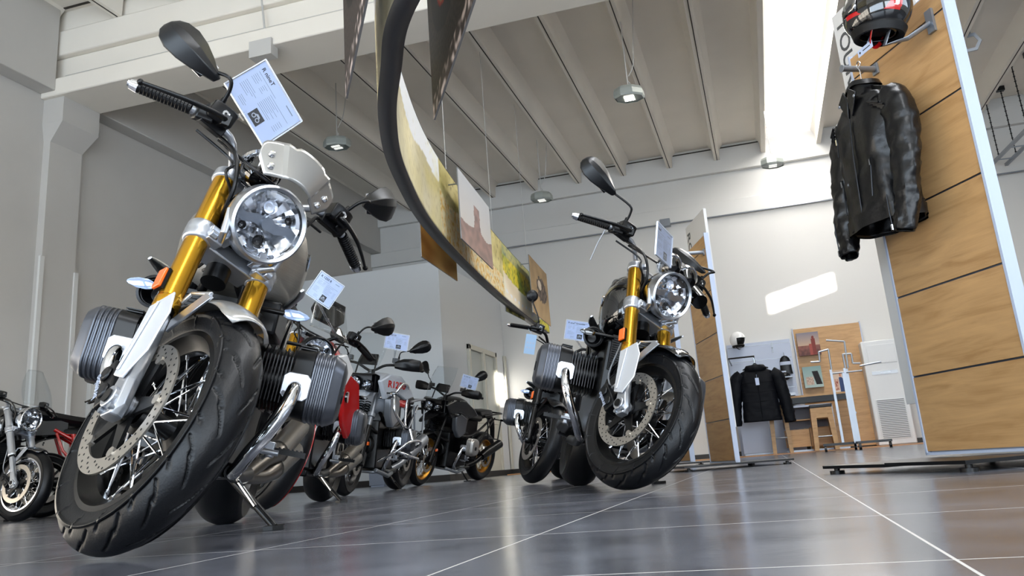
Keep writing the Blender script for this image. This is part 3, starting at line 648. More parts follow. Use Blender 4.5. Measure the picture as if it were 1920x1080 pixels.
def boxer(root, cx=-.60, cz=.50, cov=M_COV, yo=.41, detail=1, pipe_m=M_CHROME, head=True):
    b = MB(); b.loft([[V((x+cx, y, z+cz)) for x, y, z in ((.20, -.12, dz), (.24, 0, dz), (.20, .12, dz), (-.26, .13, dz), (-.30, 0, dz), (-.26, -.13, dz))] for dz in (-.27, -.22, .02, .14, .16)]); b.cyl((cx+.21, 0, cz-.06), (cx+.27, 0, cz-.06), .10, .085, n=28)
    b.box((cx-.02, 0, cz-.29), (.36, .2, .05)); b.build('engine_block', M_BLKM, root, bevel=.01)
    b = MB()
    for k in range(7): b.box((cx+.245, 0, cz-.17+k*.012), (.02, .16, .005))
    b.build('crankcase_ribs', M_BLKM, root)
    for s in (-1, 1):
        ox = cx+(.02 if s < 0 else -.02)
        b = MB(); c = (ox, 0, cz); b.cyl((ox, s*.10, cz), (ox, s*(yo-.10), cz), .062, n=20); fins(b, s*.135, s*(yo-.145), 11, c, .092, .098)
        b.loft([rrect(c, .092, .10, s*(yo-.155), .4), rrect(c, .098, .105, s*(yo-.10), .4)]); 
        for q in range(5): b.box((ox, s*(yo-.128), cz+.085+q*.007), (.12, .05, .003))
        cy_ = b.build('cylinder', M_BLKM, root)
        b = MB(); secs = []; prof = []
        for q in range(5):   # ridged skirt of the cover
            y = yo-.10+q*.0135; prof += [(y, 1.0), (y+.0035, 1.035), (y+.0075, 1.035), (y+.011, 1.0)]
        prof += [(yo-.026, .97), (yo-.008, .86), (yo, .66)]
        for y, k in prof: secs.append(rrect(c, .092*k+.004, .100*k+.004, s*y, .55))
        b.loft(secs); cv = b.build('cylinder_head_cover', cov, cy_, ang=28)
        b = MB(); b.cyl((ox+.015, s*(yo-.006), cz-.01), (ox+.015, s*(yo+.004), cz-.01), .026, .022, n=20); b.build('cover_boss', M_BLKS, cv)
        for q in (.05, -.055): b = MB(); b.cyl((ox-.057, s*(yo-.03), cz+q), (ox-.057, s*(yo+.0), cz+q), .010, n=8); b.build('cover_bolt', M_GREYP, cv)
        if pipe_m:
            py = s*(yo-.135); b = MB()
            b.prism([(-.042, -.028), (-.028, -.04), (.028, -.04), (.042, -.028), (.042, .028), (.028, .04), (-.028, .04), (-.042, .028)], (ox+.094, py-.0, cz-.015), (0, 1, 0), (0, 0, 1), (.010, 0, 0)); fl_ = b.build('exhaust_flange', M_ALUW, root, bevel=.003)
            for q in (-1, 1):
                b = MB(); b.cyl((ox+.10, py+q*.030, cz-.015+q*.024), (ox+.112, py+q*.030, cz-.015+q*.024), .007, n=6); b.build('flange_nut', M_CHROME, fl_)
            b = MB(); b.tube([(ox+.095, py, cz-.015), (ox+.135, py, cz-.03), (ox+.165, py*.97, cz-.085), (ox+.165, py*.85, cz-.16), (ox+.14, py*.70, cz-.225), (ox+.08, py*.58, cz-.275), (ox-.0, py*.50, cz-.29)], [.019, .021]+[.0215]*5, 18, smooth=6); b.build('exhaust_pipe', pipe_m, root); b = MB(); b.tube([(ox+.01, py*.50, cz-.288), (ox-.2, py*.45, cz-.30), (ox-.34, py*.5, cz-.29)], .024, 14, smooth=4); b.build('collector_pipe', M_BLKM, root)
def peg(root, s, x=-.84, y0=.18, z=.30):
    b = MB(); b.box((x, s*(y0+.01), z), (.05, .03, .05)); b.box((x+.02, s*(y0-.01), z+.05), (.03, .012, .12)); p = b.build('footpeg', M_ALUW, root, bevel=.004)
    b = MB(); b.box((x, s*(y0+.075), z), (.030, .10, .018))
    for k in range(6): b.box((x, s*(y0+.04+k*.014), z+.010), (.030, .006, .005))
    b.build('peg_rubber', M_BLK, p)
    b = MB(); b.tube([(x+.17, s*(y0+.02), z-.01), (x+.16, s*(y0+.02), z-.02), (x+.02, s*(y0-.005), z-.03)], .006, 8); b.cyl((x+.17, s*(y0+.0), z-.01), (x+.17, s*(y0+.055), z-.01), .009, n=10); b.build('foot_lever', M_ALUW, root)
def sidestand(root, Mroot, x=-.70, foot=None):
    # foot point given in the motorcycle's own frame by bringing the ground point back
    a = V((x-.05, .10, .20)); inv = Mroot.inverted(); w0 = Mroot @ V((x+.06, .14, .2)); 
    lf = inv.to_3x3() @ V((0, 0, 1)); f = V((x+.03, .30, 0)); f = f-lf*((Mroot @ f).z-.008)
    b = MB(); b.cyl(a, f, .0135, .011, n=14); st = b.build('side_stand', M_BLKM, root)
    b = MB(); n = lf; u = V((1, 0, 0)); v_ = n.cross(u); b.prism([(-.045, -.02), (.05, -.028), (.06, 0), (.05, .03), (-.045, .028)], f-n*.007, u, v_, n*.012); b.build('stand_foot', M_BLKM, st)
    b = MB(); b.cyl(a+V((.015, .02, .0)), a.lerp(f, .6)+V((.02, .0, 0)), .006, n=8); b.build('stand_spring', M_CHROME, st)
def indicator(root, S, p, s, m=M_BLUE):
    b = MB(); b.tube([V(p)-V((0, s*.09, .0)), V(p)], [.008, .007], 10); i_ = b.build('indicator', M_BLKM, root, S)
    b = MB(); b.loft([[V(p)+V((x*k, s*t_, z*k)) for x, z in ((.5, 0), (.3, .8), (-.3, .8), (-.6, 0), (-.3, -.8), (.3, -.8))] for t_, k in ((-.002, .012), (.012, .018), (.04, .018), (.062, .010), (.07, .003))]); b.build('indicator_lens', m, i_)
def fender(root, S, axle, r, hw, a0, a1, m, name='front_fender', solid=.003):
    b = MB(); secs = []; n = 26
    for i in range(n+1):
        a = R(a0+(a1-a0)*i/n); tip = min(1, min(i, n-i)/3+.35); q = []
        for k in range(11):
            u = -1+2*k/10; rr = r-.032*abs(u)**2.4; w_ = hw*u*(tip**.4); q.append(V((axle[0]+math.cos(a)*rr, w_, axle[2]+math.sin(a)*rr)))
        secs.append(q)
    b.loft(secs, cap=False, closed=False); return b.build(name, m, root, S, solid=solid, ang=60)
def roadster(label, MW, st, o):
    g = lambda k, d=None: o.get(k, d)
    det = g('detail', 1); root = thing('motorcycle', label, 'motorcycle', M=MW); S = steer(st); C_ = g('paint', M_BLKG)
    wheel(root, 'front_wheel', S @ Matrix.Translation((0, 0, .30)), .30, .060, .2165, g('rim', M_BLKM), g('wheels', 'spoke'), det, discs=(-1, 1) if det else (-1,), stripe=g('stripe', False))
    wheel(root, 'rear_wheel', Matrix.Translation((-1.487, 0, .315)), .315, .090, .2165, g('rim', M_BLKM), g('wheels', 'spoke'), 1 if det == 2 else 0, disc=.132, discs=(1,), hubw=.06)
    # front end
    yf = .105
    for s in (-1, 1):
        b = MB(); b.cyl(fk(.26, s*yf), fk(.745, s*yf), .0305, n=28); b.lathe([(.0305, 0), (.0325, .004), (.0325, .028), (.0306, .034)], fk(.26, s*yf), AX, n=28); b.build('fork_tube', g('fork', M_GOLD), root, S)
        b = MB(); b.cyl(fk(.10, s*yf), fk(.265, s*yf), .0215, n=24); b.cyl(fk(.245, s*yf), fk(.262, s*yf), .025, n=24, mi=1)
        b.loft([[fk(t_, s*(yf+y*.5+yo_), f) for f, y in ((-w_*.8, -.034), (-w_, 0), (-w_*.8, .034), (w_*.8, .034), (w_, 0), (w_*.8, -.034))] for t_, w_, yo_ in ((.24, .022, 0), (.12, .024, 0), (.05, .028, .004), (-.015, .036, .006), (-.042, .022, .006))])
        b.cyl(fk(0, s*(yf-.03)), fk(0, s*(yf+.034)), .026, n=24); fo = b.build('fork_lower', [g('lower', M_ALUW), M_BLKM], root, S, bevel=.003)
        b = MB(); b.cyl(fk(0, s*(yf+.030)), fk(0, s*(yf+.038)), .016, n=18); b.build('axle_end', M_BLKM, fo)
        for f in (-.018, .018):
            b = MB(); b.cyl(fk(-.028, s*(yf+.018), f), fk(-.028, s*(yf+.030), f), .0075, n=12); b.build('pinch_bolt', M_GREYP, fo)
        if g('guard', True):
            b = MB(); b.prism([(-.035, .068), (-.018, .262), (.078, .268), (.098, .20), (.075, .10), (.014, .045)], fk(0, s*(yf+.024)), FD, AX, (0, s*.006, 0)); b.prism([(-.022, .075), (.022, .258), (.030, .255), (-.012, .073)], fk(0, s*(yf+.030)), FD, AX, (0, s*.006, 0)); b.build('fork_guard', g('guardm', mat('guard_silver', 'D4D7DC', .34, metal=.45)), root, S, bevel=.003)
        # caliper behind the fork leg, on the disc
        b = MB(); c = V((0, s*(yf-.018), .30))+AX*.075-FD*.095
        rot = Matrix((FD, V((0, 1, 0)), AX)).transposed(); rot = rot @ Matrix.Rotation(R(-25), 3, 'Y')
        b.box(c+V((0, s*.004, 0)), (.058, .060, .135), rot, taper=.85); b.cyl(c+rot @ V((0, s*.03, .03)), c+rot @ V((0, s*.04, .03)), .020, n=18); b.cyl(c+rot @ V((0, s*.03, -.03)), c+rot @ V((0, s*.04, -.03)), .020, n=18)
        cal = b.build('brake_caliper', M_BLKS, root, S, bevel=.006)
        if det == 2 and s < 0: text('brembo', .026, frame(c+rot @ V((-.008, -.0415, -.048)), rot @ V((0, 0, 1)), rot @ V((-1, 0, 0))), M_WHITE, cal)
        b = MB(); b.tube([fk(.04, s*(yf+.006), -.02), c+rot @ V((.02, s*.0, -.05))], .009, 8); b.build('caliper_bracket', M_ALUW, root, S); b = MB(); b.tube([fk(.13, s*(yf+.004), -.015), c+rot @ V((.02, 0, .05))], .009, 8); b.build('caliper_bracket', M_ALUW, root, S)
        b = MB(); b.tube([c+AX*.05, c+AX*.14-FD*.03, fk(.36, s*(yf-.01), -.05), fk(.5, s*.08, -.03)], .004, 8, smooth=5); b.build('brake_hose', M_GREYP if s < 0 else M_BLK, root, S)
        if g('reflector', True):
            b = MB(); b.box(fk(.335, s*(yf+.034), -.004), (.032, .008, .062), Matrix((FD, V((0, 1, 0)), AX)).transposed()); rf = b.build('reflector_bracket', M_BLK, root, S)
            b = MB(); b.box(fk(.335, s*(yf+.042), -.004), (.030, .010, .058), Matrix((FD, V((0, 1, 0)), AX)).transposed()); b.build('side_reflector', M_ORG, root, S, bevel=.003)
        # clamps
        b = MB(); b.lathe([(.0305, 0), (.037, .003), (.040, .016), (.038, .022), (.040, .030), (.040, .052), (.036, .060), (.0305, .060)], fk(.485, s*yf), AX, n=28); b.box(fk(.51, s*(yf-.025), .034), (.03, .045, .045), Matrix((FD, V((0, 1, 0)), AX)).transposed())
        b.cyl(fk(.50, s*(yf-.022), .052), fk(.50, s*(yf+.0), .052), .011, n=16); b.build('fork_clamp', M_ALUW, root, S, bevel=.003)
        b = MB(); b.lathe([(.010, .012), (.026, .010), (.035, .004), (.037, -.026), (.0305, -.030)], fk(.745, s*yf), AX, n=28); b.box(fk(.732, s*(yf-.03), -.01), (.05, .05, .024), Matrix((FD, V((0, 1, 0)), AX)).transposed()); b.cyl(fk(.742, s*(yf-.035), .026), fk(.76, s*(yf-.035), .026), .013, n=14); b.build('fork_cap', M_ALUW, root, S, bevel=.003)
    b = MB(); Fr = Matrix((FD, V((0, 1, 0)), AX)).transposed(); b.box(fk(.735, 0, -.03), (.07, .19, .026), Fr); b.box(fk(.51, 0, -.02), (.07, .16, .045), Fr); b.cyl(fk(.47, 0, -.037), fk(.76, 0, -.037), .024, n=20); b.cyl(fk(.755, 0, -.037), fk(.765, 0, -.037), .018, n=12); b.build('triple_clamp', M_ALUW, root, S, bevel=.004)
    for s in (-1, 1): b = MB(); b.tube([fk(.50, s*.06, .03), fk(.50, s*.085, .085), V((-.16, s*.098, .855))], .010, 10); b.box(fk(.52, s*.05, .05), (.05, .022, .03), Fr); b.build('lamp_bracket', M_ALUW, root, S, bevel=.002)
    # cables round the steering head
    b = MB()
    for s in (-1, 1):
        b.tube([(-.33, s*.20, 1.05), (-.24, s*.15, 1.01), (-.20, s*.115, .93), (-.22, s*.09, .86), (-.28, s*.05, .80)], .006, 8, smooth=5); b.tube([(-.35, s*.24, 1.03), (-.28, s*.13, 1.00), (-.24, s*.14, .95), (-.25, s*.085, .90), (-.30, s*.07, .78)], .0045, 8, smooth=5)
    b.tube([(-.33, -.18, 1.04), (-.19, -.10, .99), (-.17, .02, .98), (-.24, .09, .95)], .005, 8, smooth=5); b.build('control_cable', M_BLK, root, S)
    b = MB(); random.seed(3)
    for k in range(5): y = -.07+.035*k; b.tube([(-.30, y, .90), (-.24, y*1.4, .84-.01*k), (-.25, y, .76), (-.34, y*.5, .72)], .005, 6, smooth=4)
    b.box((-.25, 0, .80), (.07, .12, .10)); b.build('wiring_loom', M_BLK, root, S)
    if not g('custom_front'):
        headlamp(root, S, V((-.125, 0, .874)), g('lamp_r', .108), g('bezel', M_ALU), g('bowl', M_BLKG))
    fw = fender(root, S, (0, 0, .30), .322, .072, 62, 152, g('fender', C_))
    for s in (-1, 1): b = MB(); b.quad8([fk(.20, s*.090, .02), fk(.20, s*.082, .02), fk(.235, s*.082, .02), fk(.235, s*.090, .02)], [V((.02, s*.078, .597)), V((.02, s*.070, .602)), V((-.02, s*.070, .616)), V((-.02, s*.078, .612))]); b.tube([fk(.26, s*.088, -.02), V((-.10, s*.075, .605)), V((-.0, s*.073, .61))], .006, 8); b.build('fender_stay', g('stay', M_ALUW), fw, bevel=.002)
    # handlebar
    bw, bz, bx = g('bar_w', .41), g('bar_z', 1.045), g('bar_x', -.345)
    b = MB(); b.tube([(bx+.022, -bw*.7, bz+.015), (bx+.035, -bw*.40, bz+.02), (-.35, -.085, 1.0), (-.36, 0, .995), (-.35, .085, 1.0), (bx+.035, bw*.40, bz+.02), (bx+.022, bw*.7, bz+.015)], .0115, 14, smooth=5)
    for s in (-1, 1): b.cyl((-.352, s*.045, .955), (-.352, s*.045, 1.0), .017, n=14)
    b.build('handlebar', g('barm', M_ALUW), root, S)
    for s, lv in ((-1, 'brake'), (1, 'clutch')):
        bar_set(root, S, s, bw, bz, bx, lv, g('bar_end'))
        b = MB(); c = V((bx+.055, s*bw*.545, bz+.045)); rot = Matrix.Rotation(s*R(6), 3, 'Z'); b.loft([[c+rot @ V((x*k, y*k, z)) for x, y in ((-.026, -.036), (.022, -.038), (.030, -.02), (.030, .02), (.022, .038), (-.026, .036))] for z, k in ((-.030, .8), (-.022, 1), (.018, 1), (.024, .9))]); b.box(c+V((-.015, 0, -.035)), (.03, .075, .028)); rs = b.build('fluid_reservoir', M_BLK, root, S, bevel=.003)
        b = MB(); b.lathe([(.004, 0), (.0095, 0), (.0105, .003), (.0105, -.004)], c+V((.032, 0, .0)), (1, 0, 0), n=16); b.build('sight_glass', M_CHROME, rs)
        if (s in g('mirrors', (-1, 1))): mirror_parts(root, S, s, g('mirror', 'leaf'), bw*.58, bz+.06, bx+.05, g('mir_off', {}).get(s, (0, 0, 0)))
    # body
    tk = g('tankw', .155); b = MB(); secs = []; N = 24
    for x, w_, zt, zb in ((-.355, .060, .90, .78), (-.37, .105, .955, .735), (-.42, .142, .990, .695), (-.50, tk, 1.008, .68), (-.60, tk*.99, 1.000, .685), (-.70, tk*.86, .972, .70), (-.80, tk*.64, .925, .725), (-.88, tk*.47, .880, .745), (-.91, tk*.30, .855, .77)):
        q = []
        for k in range(N):
            a = 2*PI*k/N; ca, sa = math.cos(a), math.sin(a); px = 1.05 if sa > 0 else .70
            q.append(V((x, w_*math.copysign(abs(ca)**(.62), ca), (zt+zb)/2+(zt-zb)/2*math.copysign(abs(sa)**px, sa))))
        secs.append(q)
    b.loft(secs); tank = b.build('fuel_tank', g('tank', C_), root, ang=60)
    b = MB(); b.cyl((-.55, 0, .995), (-.55, 0, 1.022), .038, .034, n=24); b.build('filler_cap', M_ALU, tank)
    for s in (-1, 1):
        b = MB(); b.cyl((-.545, s*(tk-.010), .865), (-.545, s*(tk+.002), .865), .028, n=28); bd = b.build('tank_emblem', M_BLKG, tank)
        for q in range(4): 
            b = MB(); a0_ = PI/2*q; b.lathe([(.002, 0), (.019, 0)], (-.545, s*(tk+.0026), .865), (0, s, 0), n=8, a0=a0_, a1=a0_+PI/2); b.build('emblem_quarter', mat('emblem_blue', '2E7FC8', .3) if q % 2 else M_WHITE, bd)
        if g('lines'):
            b = MB(); b.tube([(-.42, s*tk*.70, .955), (-.50, s*(tk*.755+.002), .97), (-.58, s*(tk*.75+.002), .967), (-.70, s*tk*.64, .94), (-.80, s*tk*.49, .90)], .003, 6, smooth=4); b.build('pinstripe', M_SILV, tank)
    b = MB(); secs = []
    for x, w_, zt in ((-.86, .075, .835), (-.93, .115, .845), (-1.05, .130, .84), (-1.18, .128, .85), (-1.32, .105, .865), (-1.40, .07, .868)):
        secs.append([V((x, y*w_, zt-.07+z)) for y, z in ((-1, 0), (-1.03, .035), (-.85, .06), (-.4, .072), (.4, .072), (.85, .06), (1.03, .035), (1, 0))])
    b.loft(secs); b.build('seat', M_SEAT, root, ang=60)
    fm = g('frame', M_BLKM); b = MB()
    for s in (-1, 1):
        b.tube([(-.33, s*.03, .88), (-.50, s*.11, .66), (-.80, s*.13, .60), (-.90, s*.11, .42), (-.88, s*.10, .28)], .016, 10, smooth=4); b.tube([(-.82, s*.12, .60), (-1.0, s*.12, .76), (-1.42, s*.08, .80)], .012, 10, smooth=3); b.tube([(-.90, s*.12, .45), (-1.10, s*.11, .62), (-1.32, s*.09, .79)], .011, 10)
        b.tube([(-.32, s*.03, .74), (-.46, s*.10, .60), (-.52, s*.11, .55)], .014, 10)
    b.cyl(fk(.44, 0, -.037), fk(.72, 0, -.037), .034, n=20); b.build('frame_tubes', fm, root)
    boxer(root, pipe_m=g('pipe', M_CHROME), cov=g('cover', M_COV), yo=g('yo', .41))
    b = MB(); b.box((-.385, 0, .60), (.035, .20, .16)); 
    for k in range(14): b.box((-.365, 0, .53+k*.0105), (.012, .19, .003))
    b.build('oil_cooler', M_BLKS, root)
    for s in (-1, 1):
        b = MB()
        if s < 0: b.tube([(-.62, s*.10, .66), (-.52, s*.17, .665), (-.40, s*.185, .655)], [.04, .04, .042], 24, smooth=4, cap=False); b.lathe([(.036, -.006), (.046, -.004), (.048, .004), (.040, .006), (.034, -.03), (.02, -.05), (.001, -.05)], (-.395, s*.186, .655), (1, 0, -.03), n=28); b.build('air_intake', M_BLKS, root)
        else: b.box((-.55, .13, .66), (.22, .06, .10)); b.build('side_cover', M_BLKS, root, bevel=.01)
        b = MB(); b.tube([(-.56, s*.145, .70), (-.45, s*.20, .735), (-.36, s*.215, .74)], [.020, .018, .006], 10, smooth=3, flat=.5); b.build('side_trim', g('strim', M_ALU), root)
        indicator(root, None, (-.36, s*.185, .665), s, g('indm', M_BLUE))
        indicator(root, None, (-1.50, s*.16, .74), s, M_BLKG)
        peg(root, s)
    b = MB(); b.tube([(-.86, -.07, .33), (-1.18, -.12, .33), (-1.487, -.12, .315)], [.045, .04, .05], 14, smooth=3); b.cyl((-1.487, -.04, .315), (-1.487, -.15, .315), .075, .055, n=24); b.build('swing_arm', M_BLKM, root)
    b = MB()
    for k, (z0, z1) in enumerate(((.30, .42), (.24, .32))):
        b.tube([(-.95, .12, .20), (-1.10, .16, z0-.03), (-1.22, .175, z0)], [.022, .025, .04], 14, smooth=4); b.cyl((-1.22, .175, z0), (-1.60, .20, z1), .044, n=20); b.cyl((-1.60, .20, z1), (-1.605, .20, z1+.001), .028, n=16)
    b.build('muffler', g('muff', mat('muffler_steel', '6E6962', .32, metal=.9)), root)
    b = MB(); b.tube([(-1.38, 0, .80), (-1.56, 0, .76), (-1.70, 0, .62), (-1.76, 0, .50)], [.05, .045, .035, .03], 8, smooth=3, flat=.4); b.box((-1.50, 0, .80), (.05, .10, .035)); b.build('tail_bracket', M_BLK, root)
    sidestand(root, MW)
    return root, S

def price_sign(M, wd, ht, title, label, parent_clamp=None, photo=True, cat='sign'):
    """sheet in the plane x (reading), y (up); M places its centre"""
    t = thing('price_sign', label, cat, M=M)
    b = MB(); b.box((0, 0, -.0022), (wd, ht, .0008)); b.build('sign_sheet', M_PAPER, t)
    b = MB(); b.box((0, 0, .0012), (wd+.008, ht+.008, .0016)); b.box((0, 0, -.0045), (wd+.008, ht+.008, .0016)); b.build('acrylic_holder', M_ACRYL, t, bevel=.0006)
    b = MB(); e = .004
    for x in (-1, 1): b.bb((x*(wd/2+e)-.0015, -ht/2-e, -.005), (x*(wd/2+e)+.0015, ht/2+e, .002))
    for y in (-1, 1): b.bb((-wd/2-e, y*(ht/2+e)-.0015, -.005), (wd/2+e, y*(ht/2+e)+.0015, .002))
    b.build('holder_edge', mat('acrylic_edge', 'E4ECFA', .15, coat=1), t)
    text(title, ht*.125, Matrix.Translation((-wd*.43, ht*.34, -.0016)), M_INK, t, .0002, 'sign_title', .0003)
    b = MB(); random.seed(len(label)); L = lambda x, y, l, h=.0011: b.bb((x*wd, y*ht-h/2, -.0017), ((x+l)*wd, y*ht+h/2, -.0014))
    L(-.42, .27, .45)
    for k in range(4): L(-.42, .20-.045*k, random.uniform(.1, .2)); L(-.22, .20-.045*k, random.uniform(.06, .1))
    for k in range(8): L(-.05, .16-.042*k, random.uniform(.2, .34))
    L(-.05, .21, .48); L(.20, .40, .18, .003)
    for k in range(5): L(.34, .06-.05*k, .09)
    for k in range(5): L(-.42, -.06-.045*k, random.uniform(.12, .3))
    for k in range(3): L(-.28, -.34-.04*k, random.uniform(.12, .2))
    b.build('small_print', M_INKG, t)
    if photo:
        b = MB(); b.bb((.0*wd, -.45*ht, -.0017), (.22*wd, -.20*ht, -.0013)); p = b.build('product_photo', M_INK, t)
        b = MB()
        for x in (.065, .155): b.lathe([(.022*wd, -.0002), (.030*wd, 0), (.036*wd, -.0002)], (x*wd, -.345*ht, -.0010), (0, 0, 1), n=14)
        b.add([(.06*wd, -.30*ht, -.001), (.16*wd, -.30*ht, -.001), (.15*wd, -.26*ht, -.001), (.09*wd, -.25*ht, -.001)], [(0, 1, 2, 3)]); b.build('photo_motif', M_LGREY, p)
    if parent_clamp is not None:
        q = V(parent_clamp); b = MB(); side = V((0, -ht/2-.003, -.003)) if abs(q.y) > abs(q.x) else V((-wd/2-.003, 0, -.003))
        b.tube([side, side.lerp(q, .5)+V((0, 0, .006)), q], [.009, .006, .008], 10, smooth=3); b.box(side, (.022, .022, .012)); b.ball(side.lerp(q, .5), .011, 12, 8); b.box(q, (.02, .03, .02)); b.build('clamp_arm', M_ACRYL, t)
    return t
def quad_frame(A, B, C_, D):   # A lower-left, B upper-left, C upper-right, D lower-right
    A, B, C_, D = map(V, (A, B, C_, D)); c = (A+B+C_+D)/4; x = ((D-A)+(C_-B)); y = ((B-A)+(C_-D)); z = x.cross(y).normalized(); y2 = z.cross(x)
    return frame(c, x, y2, z), ((D-A).length+(C_-B).length)/2, ((B-A).length+(C_-D).length)/2

# --- silver roadster in front
MW1 = pose(-1.4126, 1.5943, -63.345, 14.826)
bk1, S1 = roadster('silver naked motorcycle with gold forks and brushed metal tank, nearest the camera', MW1, 40.15, dict(detail=2, paint=M_SILV, tank=M_TANKG, fender=M_SILV, bezel=M_ALU, strim=M_ALU, bar_w=.42, bar_z=1.04, bar_x=-.34, yo=.385, tankw=.19, mir_off={-1: (0, .015, -.085), 1: (0, -.03, -.05)}))
c = V((-.125, 0, .874)); b = MB(); secs = []
def fsx(r_, a): return c.x+.040-.34*(r_-.11)-.060*math.sin(a)**2-.012*sd(.33, .40, abs(a))
for i in range(31):
    k_ = -1+2*i/30; a = R(41.5)*k_; r0 = .128+.008*abs(k_)**4; r1 = r0+.106*(1-.12*abs(k_)**3) if abs(k_) < .86 else r0+.094*(1-(abs(k_)-.86)/.14*.45); r1 -= .008*sd(.1, .0, abs(abs(k_)-.35)); q = []
    for k in range(11):
        u = k/10; r_ = r0+(r1-r0)*u; q.append(V((fsx(r_, a), r_*math.sin(a), c.z+r_*math.cos(a))))
    secs.append(q)
b.loft(secs, cap=False, closed=False); fs_ = b.build('flyscreen', M_SILV, bk1, S1, solid=.004, ang=12)
for s in (-1, 1):
    for a, r_ in ((R(31), .192), (R(33), .158)):
        p = V((fsx(r_, a), s*r_*math.sin(a), c.z+r_*math.cos(a)))
        b = MB(); d = V((.8, s*.25, .45)).normalized(); b.lathe([(.0001, .0055), (.007, .004), (.0095, .0), (.0105, -.004)], p+d*.003, d, n=18); b.build('screen_bolt', M_CHROME, fs_)
gauge(bk1, S1, V((-.27, -.055, 1.03)), V((-.75, 0, .66)), .056)
p = [S1 @ V(q) for q in ((-.3, -.26, 1.17), (-.3, -.22, 1.31), (-.3, -.03, 1.24), (-.3, -.08, 1.11))]
M_, w0, h0 = quad_frame(*[MW1 @ q for q in p])
price_sign(M_, w0, h0, 'R nineT', 'large tilted price sign clamped on the nearest silver motorcycle\'s handlebar', (-.02, -h0/2-.055, -.01))
# --- black roadster
MW2 = pose(-.5754, 3.4302, -69.867, 16.282)
bk2, S2 = roadster('black naked motorcycle with gold forks and twin gauges, right of the centre', MW2, 32.4, dict(detail=2, lines=True, paint=M_BLKG, bezel=M_ALU, bar_w=.445, bar_z=1.045, bar_x=-.36, mir_off={-1: (0, -.045, -.04), 1: (0, -.215, -.10)}, indm=M_BLKG))
for s in (-1, 1): gauge(bk2, S2, V((-.16, s*.052, 1.005)), V((-.80, 0, .6)), .050)
b = MB(); b.cyl((-.12, .155, .93), (-.20, .155, .98), .035, .04, n=20); b.build('horn_cover', M_BLKG, bk2, S2)
b = MB(); b.tube([(-.31, -.34, 1.02), (-.312, -.345, .95), (-.31, -.345, .86)], .003, 6); b.build('key_strap', M_GREYP, bk2, S2)
A_, B_, C2, D_ = dep(1232, 476, 3.16), dep(1232, 416, 3.16), dep(1259, 446, 3.36), dep(1259, 500, 3.36)
M_, w0, h0 = quad_frame(A_, B_, C2, D_); price_sign(M_, w0, h0, 'R nineT', 'price sign seen edge-on above the black motorcycle\'s gauges', (-.02, -h0/2-.04, -.01))

